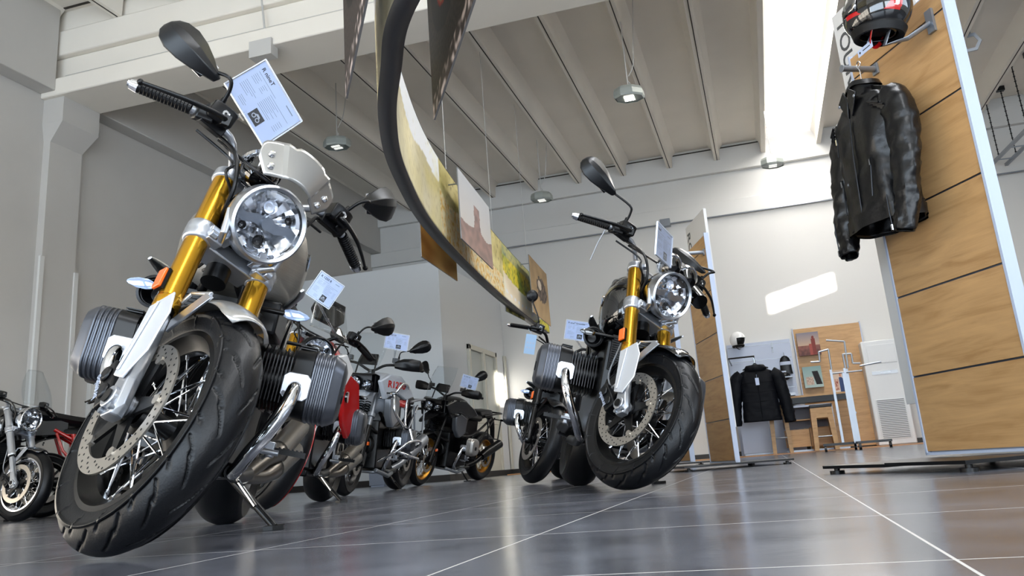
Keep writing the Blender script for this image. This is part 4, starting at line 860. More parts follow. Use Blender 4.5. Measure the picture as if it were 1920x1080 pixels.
def adventure(label, MW, st, o):
    g = lambda k, d=None: o.get(k, d)
    root = thing('motorcycle', label, 'motorcycle', M=MW); S = steer(st); P1, P2 = g('side', M_LGREY), g('top', M_GREYB)
    wheel(root, 'front_wheel', S @ Matrix.Translation((0, 0, .33)), .33, .060, .245, g('rim', M_BLKM), g('wheels', 'spoke'), 1, disc=.152)
    wheel(root, 'rear_wheel', Matrix.Translation((-1.51, 0, .33)), .33, .085, .2165, g('rim', M_BLKM), g('wheels', 'spoke'), 1, disc=.14, discs=(1,), hubw=.06)
    for s in (-1, 1):
        b = MB(); b.cyl(fk(-.0, s*.10), fk(.34, s*.10), .026, n=18); b.build('fork_slider', M_BLKM, root, S)
        b = MB(); b.cyl(fk(.30, s*.10), fk(.66, s*.10), .021, n=18); b.lathe([(.022, 0), (.036, .004), (.036, .04), (.022, .044)], fk(.42, s*.10), AX, n=20); b.build('fork_tube', M_BLKM if g('dark') else M_GREYP, root, S)
        b = MB(); c = fk(.06, s*.09)-FD*.09; b.box(c, (.05, .055, .12), Matrix((FD, V((0, 1, 0)), AX)).transposed()); b.build('brake_caliper', M_BLKM, root, S, bevel=.006)
        if s > 0: b = MB(); b.box(fk(.17, s*.135), (.05, .008, .03)); b.build('side_reflector', M_ORG, root, S)
        b = MB(); b.tube([(-.40, s*.10, .55), (-.20, s*.09, .60), fk(.30, s*.06)], .018, 10); b.build('lower_arm', M_BLKM, root)
        b = MB(); c = fk(.46, s*.03, -.04)
        for k in range(7): b.lathe([(.020, -.004), (.030, 0), (.020, .004)], c+AX*(.025*k), AX, n=16)
        b.build('shock_spring', M_BLK, root)
    fender(root, S, (0, 0, .33), .350, .075, 58, 165, M_BLK)
    b = MB()    # beak and nose
    b.loft([[V((x, s_*w_, z+dz)) for s_, dz in ((-1, 0), (-.6, t_), (.6, t_), (1, 0), (.7, -t_*.8), (-.7, -t_*.8))] for x, w_, z, t_ in ((.16, .02, .775, .008), (.10, .055, .80, .014), (-.02, .085, .845, .022), (-.14, .10, .89, .035), (-.22, .10, .92, .06))]); b.build('beak', g('beak', M_BLK), root, ang=30)
    h = headlamp(root, None, V((-.06, -.045, .965)), .066, M_BLK, M_BLKG); headlamp(root, None, V((-.07, .07, .955)), .046, M_BLK, M_BLKG, nm='auxiliary_lamp')
    b = MB(); b.loft([[V((x, y*w_, z)) for y in (-1, -.5, .5, 1)] for x, w_, z in ((-.02, .10, 1.045), (-.10, .135, 1.06), (-.20, .145, 1.05), (-.21, .14, .90), (-.10, .13, .90))], cap=False, closed=False); b.box((-.17, 0, .98), (.12, .20, .14)); b.build('nose_shell', M_BLK, root, solid=.004)
    b = MB(); secs = []
    for k in range(13):
        v = k/12; secs.append([V((-.05-.24*v-.035*(2*u-1)**2, (2*u-1)*(.125+.045*math.sin(v*PI*.8)), 1.05+.40*g('scr', 1)*v)) for u in [i/12 for i in range(13)]])
    b.loft(secs, cap=False, closed=False); ws = b.build('windscreen', M_SCREEN, root, solid=.003, ang=60)
    b = MB()
    for s in (-1, 1): b.tube([(-.14, s*.085, 1.06), (-.19, s*.08, 1.18), (-.20, s*.06, 1.24)], .008, 8)
    b.box((-.24, 0, 1.20), (.035, .16, .10), Matrix.Rotation(R(-25), 3, 'Y')); b.build('display', M_BLK, root, S, bevel=.006)
    bz, bw = 1.165, .44
    b = MB(); b.tube([(-.42, -bw*.7, bz+.015), (-.34, -.14, bz), (-.35, 0, bz-.06), (-.34, .14, bz), (-.42, bw*.7, bz+.015)], .0125, 12, smooth=5); b.cyl((-.35, 0, .88), (-.35, 0, bz-.05), .03, n=14); b.build('handlebar', M_BLKM, root, S)
    for s, lv in ((-1, 'brake'), (1, 'clutch')):
        bar_set(root, S, s, bw, bz, -.44, lv, M_BLKM)
        b = MB(); b.loft([[V((x, s*y, bz+z)) for x, z in ((x0, -.035*k), (x0+.018, -.01*k), (x0+.022, .04*k), (x0+.006, .07*k), (x0-.008, .02*k))] for x0, y, k in ((-.42, .47, .5), (-.37, .45, 1), (-.335, .38, 1.1), (-.33, .30, 1), (-.345, .22, .6))]); b.build('hand_guard', M_BLK, root, S, ang=30)
        c = V((-.36, s*.22, bz+.05)); b = MB(); b.box(c, (.05, .06, .045)); b.build('fluid_reservoir', M_BLK, root, S, bevel=.004)
        mirror_parts(root, S, s, 'leaf', .24, bz+.06, -.37, g('mir_off', {}).get(s, (0, 0, 0)))
    b = MB(); secs = []; N = 24
    for x, w_, zt, zb in ((-.26, .09, .99, .84), (-.32, .16, 1.05, .76), (-.42, .22, 1.09, .72), (-.55, .235, 1.11, .70), (-.68, .21, 1.09, .72), (-.80, .15, 1.02, .76), (-.90, .10, .95, .80)):
        secs.append([V((x, w_*math.copysign(abs(math.cos(2*PI*k/N))**.6, math.cos(2*PI*k/N)), (zt+zb)/2+(zt-zb)/2*math.sin(2*PI*k/N))) for k in range(N)])
    b.loft(secs); tank = b.build('fuel_tank', P2, root, ang=60)
    for s in (-1, 1):
        b = MB(); o_ = lambda x, z, dy=0: V((x, s*(.245+dy), z))
        b.prism([(-.10, 1.00), (-.24, 1.07), (-.42, 1.07), (-.58, .98), (-.66, .90), (-.52, .86), (-.34, .92), (-.20, .84)], (0, s*.125, 0), (1, -s*.28, 0), (0, 0, 1), (0, s*.045, 0)); b.build('side_panel', P1, root, bevel=.012)
        b = MB(); b.prism([(-.30, .86), (-.44, .90), (-.60, .84), (-.58, .66), (-.44, .60), (-.33, .70)], (0, s*.17, 0), (1, 0, 0), (0, 0, 1), (0, s*.07, 0)); b.build('radiator_shroud', g('shroud', M_GREYP), root, bevel=.012)
        b = MB(); b.cyl((-.70, s*.200, .97), (-.70, s*.214, .97), .033, n=24); bd = b.build('tank_emblem', M_BLKG, root)
        for q in range(4):
            b = MB(); b.lathe([(.002, 0), (.022, 0)], (-.70, s*.2148, .97), (0, s, 0), n=8, a0=PI/2*q, a1=PI/2*(q+1)); b.build('emblem_quarter', mat('emblem_blue', '2E7FC8', .3) if q % 2 else M_WHITE, bd)
        if g('word'):
            text(g('word'), .085, frame((-.20 if s > 0 else -.54, s*(.125+.28*(.20 if s > 0 else .54)+.047), .955), (-s, .28, 0), (0, 0, 1)), M_RED, root, .001, 'model_lettering', .0022, sx=1.35)
        peg(root, s, -.80, .18, .33)
    boxer(root, -.60, .50, M_COV if not g('dark') else M_SILV, .40, pipe_m=M_CHROME)
    b = MB(); secs = []
    for x, w_, zt in ((-.84, .09, .92), (-.92, .14, .895), (-1.08, .16, .885), (-1.14, .16, .90)): secs.append([V((x, y*w_, zt-.08+z)) for y, z in ((-1, 0), (-1.03, .04), (-.8, .075), (.8, .075), (1.03, .04), (1, 0))])
    b.loft(secs); b.build('rider_seat', g('seat', M_SEAT), root, ang=60, bevel=.01)
    b = MB(); secs = []
    for x, w_, zt in ((-1.14, .15, .94), (-1.22, .155, .955), (-1.40, .14, .96), (-1.52, .11, .97)): secs.append([V((x, y*w_, zt-.10+z)) for y, z in ((-1, 0), (-1.03, .05), (-.8, .095), (.8, .095), (1.03, .05), (1, 0))])
    b.loft(secs); b.build('passenger_seat', M_SEAT, root, ang=60, bevel=.01)
    b = MB()
    for s in (-1, 1):
        b.tube([(-1.18, s*.17, .88), (-1.45, s*.20, .92), (-1.66, s*.18, .93), (-1.68, 0, .93)], .011, 10, smooth=4); b.tube([(-1.0, s*.15, .45), (-1.2, s*.17, .62), (-1.5, s*.16, .86)], .012, 10)
        b.tube([(-1.22, s*.20, .85), (-1.25, s*.22, .60), (-1.55, s*.22, .58), (-1.62, s*.20, .84)], .010, 8)
    b.build('luggage_rack', M_GREYP if not g('dark') else M_BLKM, root)
    b = MB()
    for s in (-1, 1): b.tube([(-.34, s*.05, .90), (-.5, s*.13, .66), (-.95, s*.13, .62), (-1.5, s*.10, .84)], .016, 10, smooth=4); b.tube([(-.95, s*.12, .62), (-.92, s*.12, .32)], .02, 10)
    b.box((-1.0, 0, .72), (.35, .16, .22)); b.box((-.62, 0, .74), (.34, .22, .22)); b.build('frame_tubes', M_BLKM, root)
    b = MB(); b.tube([(-.90, -.07, .38), (-1.2, -.13, .36), (-1.51, -.12, .33)], [.05, .045, .055], 12, smooth=3); b.cyl((-1.51, -.04, .33), (-1.51, -.16, .33), .08, .05, n=24); b.build('swing_arm', M_BLKM, root)
    b = MB(); b.tube([(-.95, .10, .22), (-1.08, .16, .28), (-1.2, .19, .36)], .03, 12, smooth=3); b.tube([(-1.18, .19, .35), (-1.28, .20, .40), (-1.62, .22, .52)], [.05, .062, .060], 16); b.build('muffler', M_BLKM if g('dark') else M_GREYP, root)
    b = MB(); b.tube([(-1.58, 0, .90), (-1.74, 0, .78), (-1.82, 0, .55)], [.05, .04, .03], 8, smooth=3, flat=.5); b.build('tail_bracket', M_BLK, root)
    b = MB(); b.box((-.60, 0, .20), (.42, .30, .02)); b.tube([(-.35, .14, .22), (-.55, .20, .17), (-.82, .15, .19)], .02, 8); b.build('skid_plate', M_GREYP, root, bevel=.006)
    for s in (-1, 1):
        indicator(root, None, (-.20, s*.26, .90), s, M_BLKG); indicator(root, None, (-1.60, s*.20, .84), s, M_BLKG)
    if g('bars'):
        for s in (-1, 1):
            b = MB(); b.tube([(-.30, s*.12, .86), (-.28, s*.27, .90), (-.36, s*.32, 1.00), (-.56, s*.32, .97), (-.60, s*.30, .80), (-.52, s*.33, .62), (-.44, s*.40, .60)], .0125, 10, smooth=5); b.tube([(-.28, s*.27, .90), (-.26, s*.30, .74), (-.36, s*.36, .62)], .0125, 10, smooth=4)
            b.tube([(-.34, s*.16, .30), (-.30, s*.34, .40), (-.34, s*.43, .48), (-.60, s*.45, .50), (-.74, s*.42, .46), (-.80, s*.20, .36)], .0125, 10, smooth=5); b.tube([(-.30, s*.34, .40), (-.38, s*.44, .36), (-.66, s*.44, .34)], .0125, 10, smooth=4); b.tube([(-.44, s*.40, .60), (-.44, s*.44, .49)], .0125, 10)
            b.build('crash_bar', M_CHROME if not g('dark') else M_GREYP, root)
    sidestand(root, MW, -.74)
    return root, S

# --- white scrambler behind the black motorcycle
MW3 = pose(-1.66, 6.05, -84, 12)
bk3, S3 = roadster('dark motorcycle with white tank and round mirrors, half hidden behind the black one', MW3, 30, dict(detail=1, paint=M_WHITEP, tank=M_WHITEP, fender=M_BLK, fork=M_BLKM, lower=M_BLKM, guard=False, stay=M_BLK, mirror='round', barm=M_BLKM, bezel=M_BLK, pipe=M_CHROME, bar_w=.43, bar_z=1.07, mir_off={-1: (0, 0, .01)}, yo=.40, end=M_BLK))
# --- red sports roadster behind the silver motorcycle
MW4 = pose(-2.5876, 4.0345, -71.56, 10.45)
bk4, S4 = roadster('red and black motorcycle with gold forks directly behind the silver one', MW4, 36.4, dict(detail=1, paint=M_RED, tank=M_RED, fender=M_BLK, wheels='cast', barm=M_BLKM, bezel=M_BLK, stripe=True, bar_end=M_BLK, strim=M_BLK, yo=.37, tankw=.18, mir_off={1: (0, .01, -.05)}))
for s in (-1, 1):
    b = MB(); b.prism([(-.33, .74), (-.40, .80), (-.55, .76), (-.62, .58), (-.50, .42), (-.42, .50), (-.36, .62)], (0, s*.13, 0), (1, -s*.26, 0), (0, 0, 1), (0, s*.035, 0)); p = b.build('side_fairing', M_RED, bk4, bevel=.01)
    b = MB(); b.prism([(-.14, .86), (-.30, .90), (-.42, .82), (-.34, .72), (-.20, .75)], (0, s*.14, 0), (1, -s*.26, 0), (0, 0, 1), (0, s*.035, 0)); p2 = b.build('upper_fairing', M_WHITEP, bk4, bevel=.008)
    text('R', .10, frame((-.22 if s > 0 else -.34, s*(.14+.26*(.22 if s > 0 else .34)+.037), .775), (-s, .26, 0), (0, 0, 1)), M_RED, p2, .001, 'fairing_letter', .003)
    b = MB(); b.cyl((-.40, s*.262, .66), (-.40, s*.276, .66), .033, n=24); bd = b.build('fairing_emblem', M_BLKG, p)
b = MB(); secs = []
for k in range(9):
    v = k/8; secs.append([V((-.02-.20*v-.05*(2*u-1)**2, (2*u-1)*(.13-.03*v), 1.0+.20*v)) for u in [i/10 for i in range(11)]])
b.loft(secs, cap=False, closed=False); b.build('windscreen', M_SCREEN, bk4, S4, solid=.003, ang=60)
b = MB(); b.prism([(-.11, .0), (-.09, .10), (.09, .10), (.11, 0), (.07, -.05), (-.07, -.05)], (-.26, 0, 1.12), (0, 1, 0), (-.4, 0, 1), (.03, 0, .01)); b.build('display', M_BLK, bk4, S4, bevel=.006)
# --- grey and white adventure bike
MW5 = pose(-3.5476, 6.754, -82.35, 8.1)
bk5, S5 = adventure('light grey adventure motorcycle with red seat and chrome crash bars', MW5, 4, dict(side=M_LGREY, top=M_LGREY, seat=M_RED, bars=True, word='R1250', beak=M_LGREY, mir_off={1: (0, .03, -.05)}))
# --- black adventure bike
MW6 = pose(-4.167, 9.8455, -99.33, 12.5)
bk6, S6 = adventure('black adventure motorcycle with gold rims in front of the office wall', MW6, 6.5, dict(side=M_BLKG, top=M_BLKS, shroud=M_GREYB, dark=True, rim=M_GOLDR, bars=False, scr=1.05))
# --- cruiser at the left edge
MW7 = pose(-6.18, 5.93, -14, 6.3)
bk7, S7 = roadster('chrome and black motorcycle with clear windshield at the left edge', MW7, 10, dict(detail=1, paint=M_BLKG, fork=M_ALUW, lower=M_ALUW, guard=False, rim=M_CHROME, fender=M_BLKG, bezel=M_CHROME, bowl=M_CHROME, reflector=False, bar_z=1.02, mirrors=(), cover=M_ALUW))
b = MB(); secs = []
for k in range(11):
    v = k/10; secs.append([V((-.02-.14*v-.06*(2*u-1)**2, (2*u-1)*(.15+.04*math.sin(v*PI)-.07*v), .98+.34*v)) for u in [i/12 for i in range(13)]])
b.loft(secs, cap=False, closed=False); b.build('windscreen', M_SCREEN, bk7, S7, solid=.003, ang=60)
# --- naked bike with red trellis frame, seen from its tail
pr = dep(92, 958, 8.3); MW8 = pose(pr.x+1.42*math.cos(R(48)), pr.y+1.42*math.sin(R(48)), 48, 5)
bk8, S8 = roadster('black naked motorcycle with red trellis frame behind the cruiser', MW8, 5, dict(detail=0, paint=M_BLKS, frame=M_RED, wheels='cast', fork=M_BLKM, guard=False, reflector=False, mirrors=(), bezel=M_BLK, cover=M_BLKM, pipe=None, muff=M_BLKM, strim=M_BLK, yo=.22))
b = MB(); random.seed(5)
for s in (-1, 1):
    for k in range(5): x = -.40-.13*k; b.cyl((x, s*.14, .72-.02*k), (x-.07, s*.15, .56-.015*k), .011, n=8); b.cyl((x-.07, s*.15, .56-.015*k), (x-.13, s*.14, .70-.02*k), .011, n=8)
    b.tube([(-.34, s*.13, .74), (-1.05, s*.14, .60), (-1.42, s*.10, .84)], .018, 10); b.tube([(-1.25, s*.13, .78), (-1.22, s*.15, .58), (-1.05, s*.16, .40), (-1.0, s*.16, .26)], .022, 10); b.tube([(-1.40, s*.12, .80), (-1.34, s*.15, .62), (-1.22, s*.16, .46)], .014, 10); b.tube([(-.40, s*.15, .58), (-.95, s*.15, .46), (-1.05, s*.14, .60)], .015, 10)
b.build('trellis_frame', M_RED, bk8)
b = MB(); b.loft([[V((x, y*w_, z+dz)) for y, dz in ((-1, 0), (-.8, .05), (.8, .05), (1, 0), (.6, -.05), (-.6, -.05))] for x, w_, z in ((-.95, .14, .86), (-1.25, .14, .92), (-1.55, .10, 1.0), (-1.72, .04, 1.05))]); b.box((-1.45, 0, .86), (.30, .20, .14)); b.build('tail_cowl', M_BLKS, bk8, ang=30)
# --- white faired bike, mostly hidden by the silver one's front wheel
pr = dep(172, 940, 6.6); MW9 = pose(pr.x, pr.y, -75, 6)
bk9, S9 = roadster('white fairing motorcycle glimpsed behind the silver one\'s front wheel', MW9, 0, dict(detail=0, paint=M_WHITEP, wheels='cast', fork=M_BLKM, guard=False, reflector=False, mirrors=(-1,), mir_off={-1: (0, -.0, -.05)}, bezel=M_BLK, custom_front=True, cover=M_BLKM, pipe=None, yo=.30, strim=M_BLK, bar_z=.92, bar_w=.36))
b = MB(); b.loft([[V((x, y*w_, z)) for y, z in ((-1, z0), (-.9, z1), (0, z1+.05), (.9, z1), (1, z0), (0, z0-.04))] for x, w_, z0, z1 in ((.06, .05, .74, .80), (.0, .12, .66, .90), (-.14, .17, .60, .98), (-.30, .19, .55, .95))]); fa = b.build('front_fairing', M_WHITEP, bk9, ang=40)
b = MB(); b.box((.015, .07, .80), (.03, .06, .04)); b.box((.015, -.07, .80), (.03, .06, .04)); b.build('fairing_lamp', M_CHROME, fa)

# price signs of the other motorcycles
def sign_px(c, Ds, title, label, at=None, **k):
    q = [dep(x, y, D) for (x, y), D in zip(c, Ds)]; M_, w0, h0 = quad_frame(*q); clamp = M_.inverted() @ at; clamp.y = min(clamp.y, -h0/2-.03); return price_sign(M_, w0, h0, title, label, clamp, **k)
D4 = 4.1; sign_px([(583, 556), (596, 503), (643, 540), (617, 575)], [D4]*4, 'R 1250 R', 'tilted price sign behind the silver motorcycle\'s tank', MW4 @ S4 @ V((-.30, .12, 1.05)))
sign_px([(721, 651), (725, 623), (767, 630), (762, 658)], [6.4]*4, 'R 1250 GS', 'price sign on the light grey adventure motorcycle', MW5 @ S5 @ V((-.38, .20, 1.18)))
sign_px([(864, 723), (868, 702), (898, 710), (890, 732)], [9.6]*4, 'R 1250 GS', 'price sign on the black adventure motorcycle', MW6 @ S6 @ V((-.38, .25, 1.18)))
sign_px([(1060, 634), (1062, 600), (1106, 606), (1104, 640)], [6.2]*4, 'R nineT Scrambler', 'price sign of the white-tanked motorcycle beside the black tank', MW3 @ S3 @ V((-.34, .18, 1.09)))
# light blue hang tag on the round-mirror motorcycle's bar
q = [dep(x, y, 5.9) for x, y in ((986, 664), (983, 624), (1003, 630), (1005, 664))]; M_, w0, h0 = quad_frame(*q)
hb3 = M_.inverted() @ (MW3 @ S3 @ V((-.35, -.30, 1.08)))
t = thing('hang_tag', 'light blue tag with six small motorcycle pictures hanging from a handlebar', 'tag', M=M_)
b = MB(); b.box((0, 0, 0), (w0, h0, .001)); b.cyl((0, h0/2, 0), hb3, .0015, n=6); b.build('tag_card', mat('tag_blue', '9DBAD8', .5), t)
for i in range(3):
    for j in range(2): b = MB(); b.lathe([(.0001, .0008), (.0065, .0008)], ((i-1)*w0*.27, h0*(.0-.25*j)+.01, 0), (0, 0, 1), n=12); b.build('tag_picture', M_WHITE, t)

# ------------------------------------------------------------------ oak display stands
def stand(label, pb, D, vx, width, total, seams, sign=None, word=None, plate=True, thick=.050):
    d = hdir(vx); p = dep(pb[0], pb[1], D); X = -d; Y = V((0, 0, 1)).cross(X); M = frame((p.x, p.y, 0), X, Y); t = thing('display_stand', label, 'display stand', M=M); z0 = p.z
    b = MB(); b.bb((-.012, .016, z0-.012), (width+.014, thick, total+.012)); b.bb((-.012, -.004, z0-.012), (-.001, .016, total+.012)); b.bb((width+.001, -.004, z0-.012), (width+.014, .016, total+.012)); b.bb((-.012, -.004, z0-.012), (width+.014, .016, z0-.002)); b.build('white_frame', M_WHITE, t)
    zs = [z0]+seams+[total]
    for a, c in zip(zs, zs[1:]): b = MB(); b.bb((0, 0, a+.004), (width, .016, c-.004)); b.build('wood_panel', M_WOOD, t)
    for z in seams:
        b = MB(); b.bb((0, .004, z-.003), (width, .014, z+.003)); b.build('slot_rail', mat('slot_rail', '5E6470', .3, metal=.8), t)
    if plate:
        b = MB(); b.bb((-.12, -.42, .022), (width*.5, .40, .034)); b.bb((width*.5, -.42, .026), (width+.12, .40, .038)); b.build('base_plate', M_BLKS, t)
        for x in (-.08, width+.08):
            for y in (-.38, .36): b = MB(); b.cyl((x, y, 0), (x, y, .012), .03, n=14); b.cyl((x, y, .012), (x, y, .024), .012, n=10); b.build('levelling_foot', M_BLK, t)
    if sign:
        (xa, za), (xb, zb) = sign; b = MB(); b.bb((xa, .062, za), (xb, .085, zb)); s_ = b.build('sign_panel', mat('sign_white', 'CFCDCA', .45), t); 
        text(word[0], word[1], frame((word[4] if len(word) > 4 else xa+.035, .0610, word[2]), (0, 0, -1), (1, 0, 0)), mat('sign_lettering', '4A4B4B', .5), s_, .001, 'sign_lettering', .001, sx=word[3])
    return t, M, p, d, X, Y
def loc_(M, q): return M.inverted() @ q
dT = hdir(663); pT = dep(1740, 848, 3.5); XT = -dT; YT = V((0, 0, 1)).cross(XT)
def onT(x, y, off=0): return onpl(x, y, pT+YT*off, dT)
MT = frame((pT.x, pT.y, 0), XT, YT); lt = lambda x, y, off=0: loc_(MT, onT(x, y, off))
sa, sb = lt(1643, 456, .062), lt(1704, 758, .062); sc_top = lt(1555, 38, .062)
xa = (sa.x+sb.x+sc_top.x)/3
tour, MTt, *_ = stand('tall oak display stand at the right with the TOUR sign and a leather jacket', (1740, 848), 3.5, 663, .63, 1.875, [.37, .715, 1.068, 1.42, 1.768], ((xa, sb.z), (.42, sc_top.z)), ('TOUR', .118, lt(1580, 30, .061).z, 1.07, lt(1571, 60, .061).x))
dR = hdir(895); pR = dep(1333, 866, 6.9)
qs_ = onpl(1290, 423, pR, dR); SRT = qs_.z; SRZ = onpl(1307, 388, pR, dR).z
road, MR, *_ = stand('oak display stand behind the black motorcycle with the ROAD sign', (1333, 866), 6.9, 895, .68, 1.81, [.36, .69, 1.02, 1.36, 1.70], ((-.05, .3), (.55, SRZ)), ('ROAD', .13, SRT, 1.1), thick=.032)
st3, M3, *_ = stand('narrow oak display stand with white sides, mostly hidden behind the black motorcycle\'s wheel', (1262, 866), 9.5, 700, .55, 1.95, [.6, 1.2], None)
def rod(t, M, q, length, name='hanging_rod', r=.011):
    b = MB(); b.cyl((q.x, 0, q.z), (q.x, -length, q.z), r, n=16); b.box((q.x, -.004, q.z), (.04, .010, .05)); b.cyl((q.x, -length-.004, q.z), (q.x, -length, q.z), r*1.25, n=16); return b.build(name, M_GREYP, t, bevel=.001)
qh = lt(1643, 130); rod(tour, MT, qh, .17, r=.014)
q2 = loc_(MR, onpl(1320, 473, pR, dR)); rod(road, MR, q2, .20, r=.016)
# helmet bracket
hb = lt(1747, 40); b = MB(); b.bb((hb.x-.02, -.012, hb.z-.05), (hb.x+.02, -.0005, hb.z+.05)); b.build('bracket_plate', M_GREYP, tour)
hc = lt(1648, 18, -.20); b = MB(); b.tube([(hb.x, -.012, hb.z-.01), (hb.x-.01, -.12, hb.z-.075), (hb.x-.05, -.20, hb.z-.085), (hc.x+.05, hc.y+.02, hc.z-.06), (hc.x+.01, hc.y+.01, hc.z+.04)], .011, 10, flat=.5); b.build('helmet_arm', M_GREYP, tour, bevel=.001)

def helmet(label, M, r, shell, stripe=None, full=True, parent=None):
    """front along +x, up +z"""
    t = thing('helmet', label, 'helmet', M=M); b = MB(); nu, nv = (176, 96) if stripe else (64, 40); vs = []; idx = {}
    for j in range(nv+1):
        ph = -R(62)+(PI/2+R(62)-.01)*j/nv
        for i in range(nu):
            th = 2*PI*i/nu; x = math.cos(ph)*math.cos(th)*(1.12 if math.cos(th) > 0 else 1.0); y = math.cos(ph)*math.sin(th)*.86; z = math.sin(ph)*(.98 if ph > 0 else 1.05)
            if full and math.cos(th) > .3 and ph < 0: x += .10*min(1, -ph*1.5)*(math.cos(th)-.3)
            vs.append(V((x*r, y*r, z*r)))
    fs, mi = [], []
    for j in range(nv):
        for i in range(nu):
            ph = math.degrees(-R(62)+(PI/2+R(62)-.01)*(j+.5)/nv); th = (i+.5)/nu*360; th = th-360 if th > 180 else th
            if abs(th) < (66 if full else 62) and (-18 < ph < 24 if full else ph < 6): continue
            y = vs[j*nu+i].y/r; m_ = 0
            if stripe:
                if .46 < abs(y) < .72 and -25 < ph < 60: m_ = 1
                if .54 < abs(y) < .62 and -18 < ph < 60: m_ = 2
            fs.append((j*nu+i, j*nu+(i+1) % nu, (j+1)*nu+(i+1) % nu, (j+1)*nu+i)); mi.append(m_)
    b.add(vs, fs); b.m = mi; sh = b.build('shell', [shell, M_RED, M_WHITEP], t, solid=.006, ang=60)
    b = MB(); b.ball((0, 0, .01*r), (r*.93, r*.80, r*.88), 28, 18); bb_ = b.build('inner_lining', M_SEAT, t)
    b = MB(); b.lathe([(r*.50, -.02), (r*.66, -.03), (r*.74, 0), (r*.66, .02)], (0.0, 0, -r*.78), (0, 0, 1), n=32, close=True); o = b.build('neck_roll', M_SEAT, t); o.scale = (1.15, .9, 1)
    b = MB(); b.tube([(0, -r*.6, -r*.7), (.02, -r*.3, -r*1.15), (.03, r*.1, -r*1.2), (0, r*.6, -r*.7)], .008, 8, smooth=5, flat=.3); b.build('chin_strap', M_RED if stripe else M_BLK, t)
    if full: b = MB(); b.loft([[V((math.cos(R(a))*r*k*1.13, math.sin(R(a))*r*k*.88, z*r)) for a in range(-64, 65, 8)] for k, z in ((.96, -.32), (1.0, .0), (.93, .40))], cap=False, closed=False); b.build('visor', clear_mat('visor_smoke', (.12, .12, .14), alpha=.3), t, solid=.002)
    return t
X_, Y_, Z_ = XT, YT, V((0, 0, 1)); fwd = (-XT*.75-YT*.65+Z_*.15).normalized(); upv = (Z_*.80+YT*.40+XT*.30).normalized(); lf = upv.cross(fwd).normalized(); upv = fwd.cross(lf)
helmet('black full-face helmet with red and white stripes held by an arm above the leather jacket', frame(MT @ hc, fwd, lf, upv), .128, M_BLKG, True)
qc = lt(1622, 92, -.26); t = thing('price_tag', 'small white price tag below the striped black helmet', 'tag', M=frame(MT @ qc, XT, (0, 0, 1)))
b = MB(); b.box((0, 0, 0), (.10, .03, .001)); b.cyl((0, 0, 0), (0, .07, -.04), .0015, n=6); b.build('tag_card', M_PAPER, t); b = MB(); b.box((.01, 0, .001), (.05, .004, .0005)); b.cyl((-.035, 0, .0005), (-.035, 0, .0012), .005, n=10); b.build('tag_print', M_INK, t)

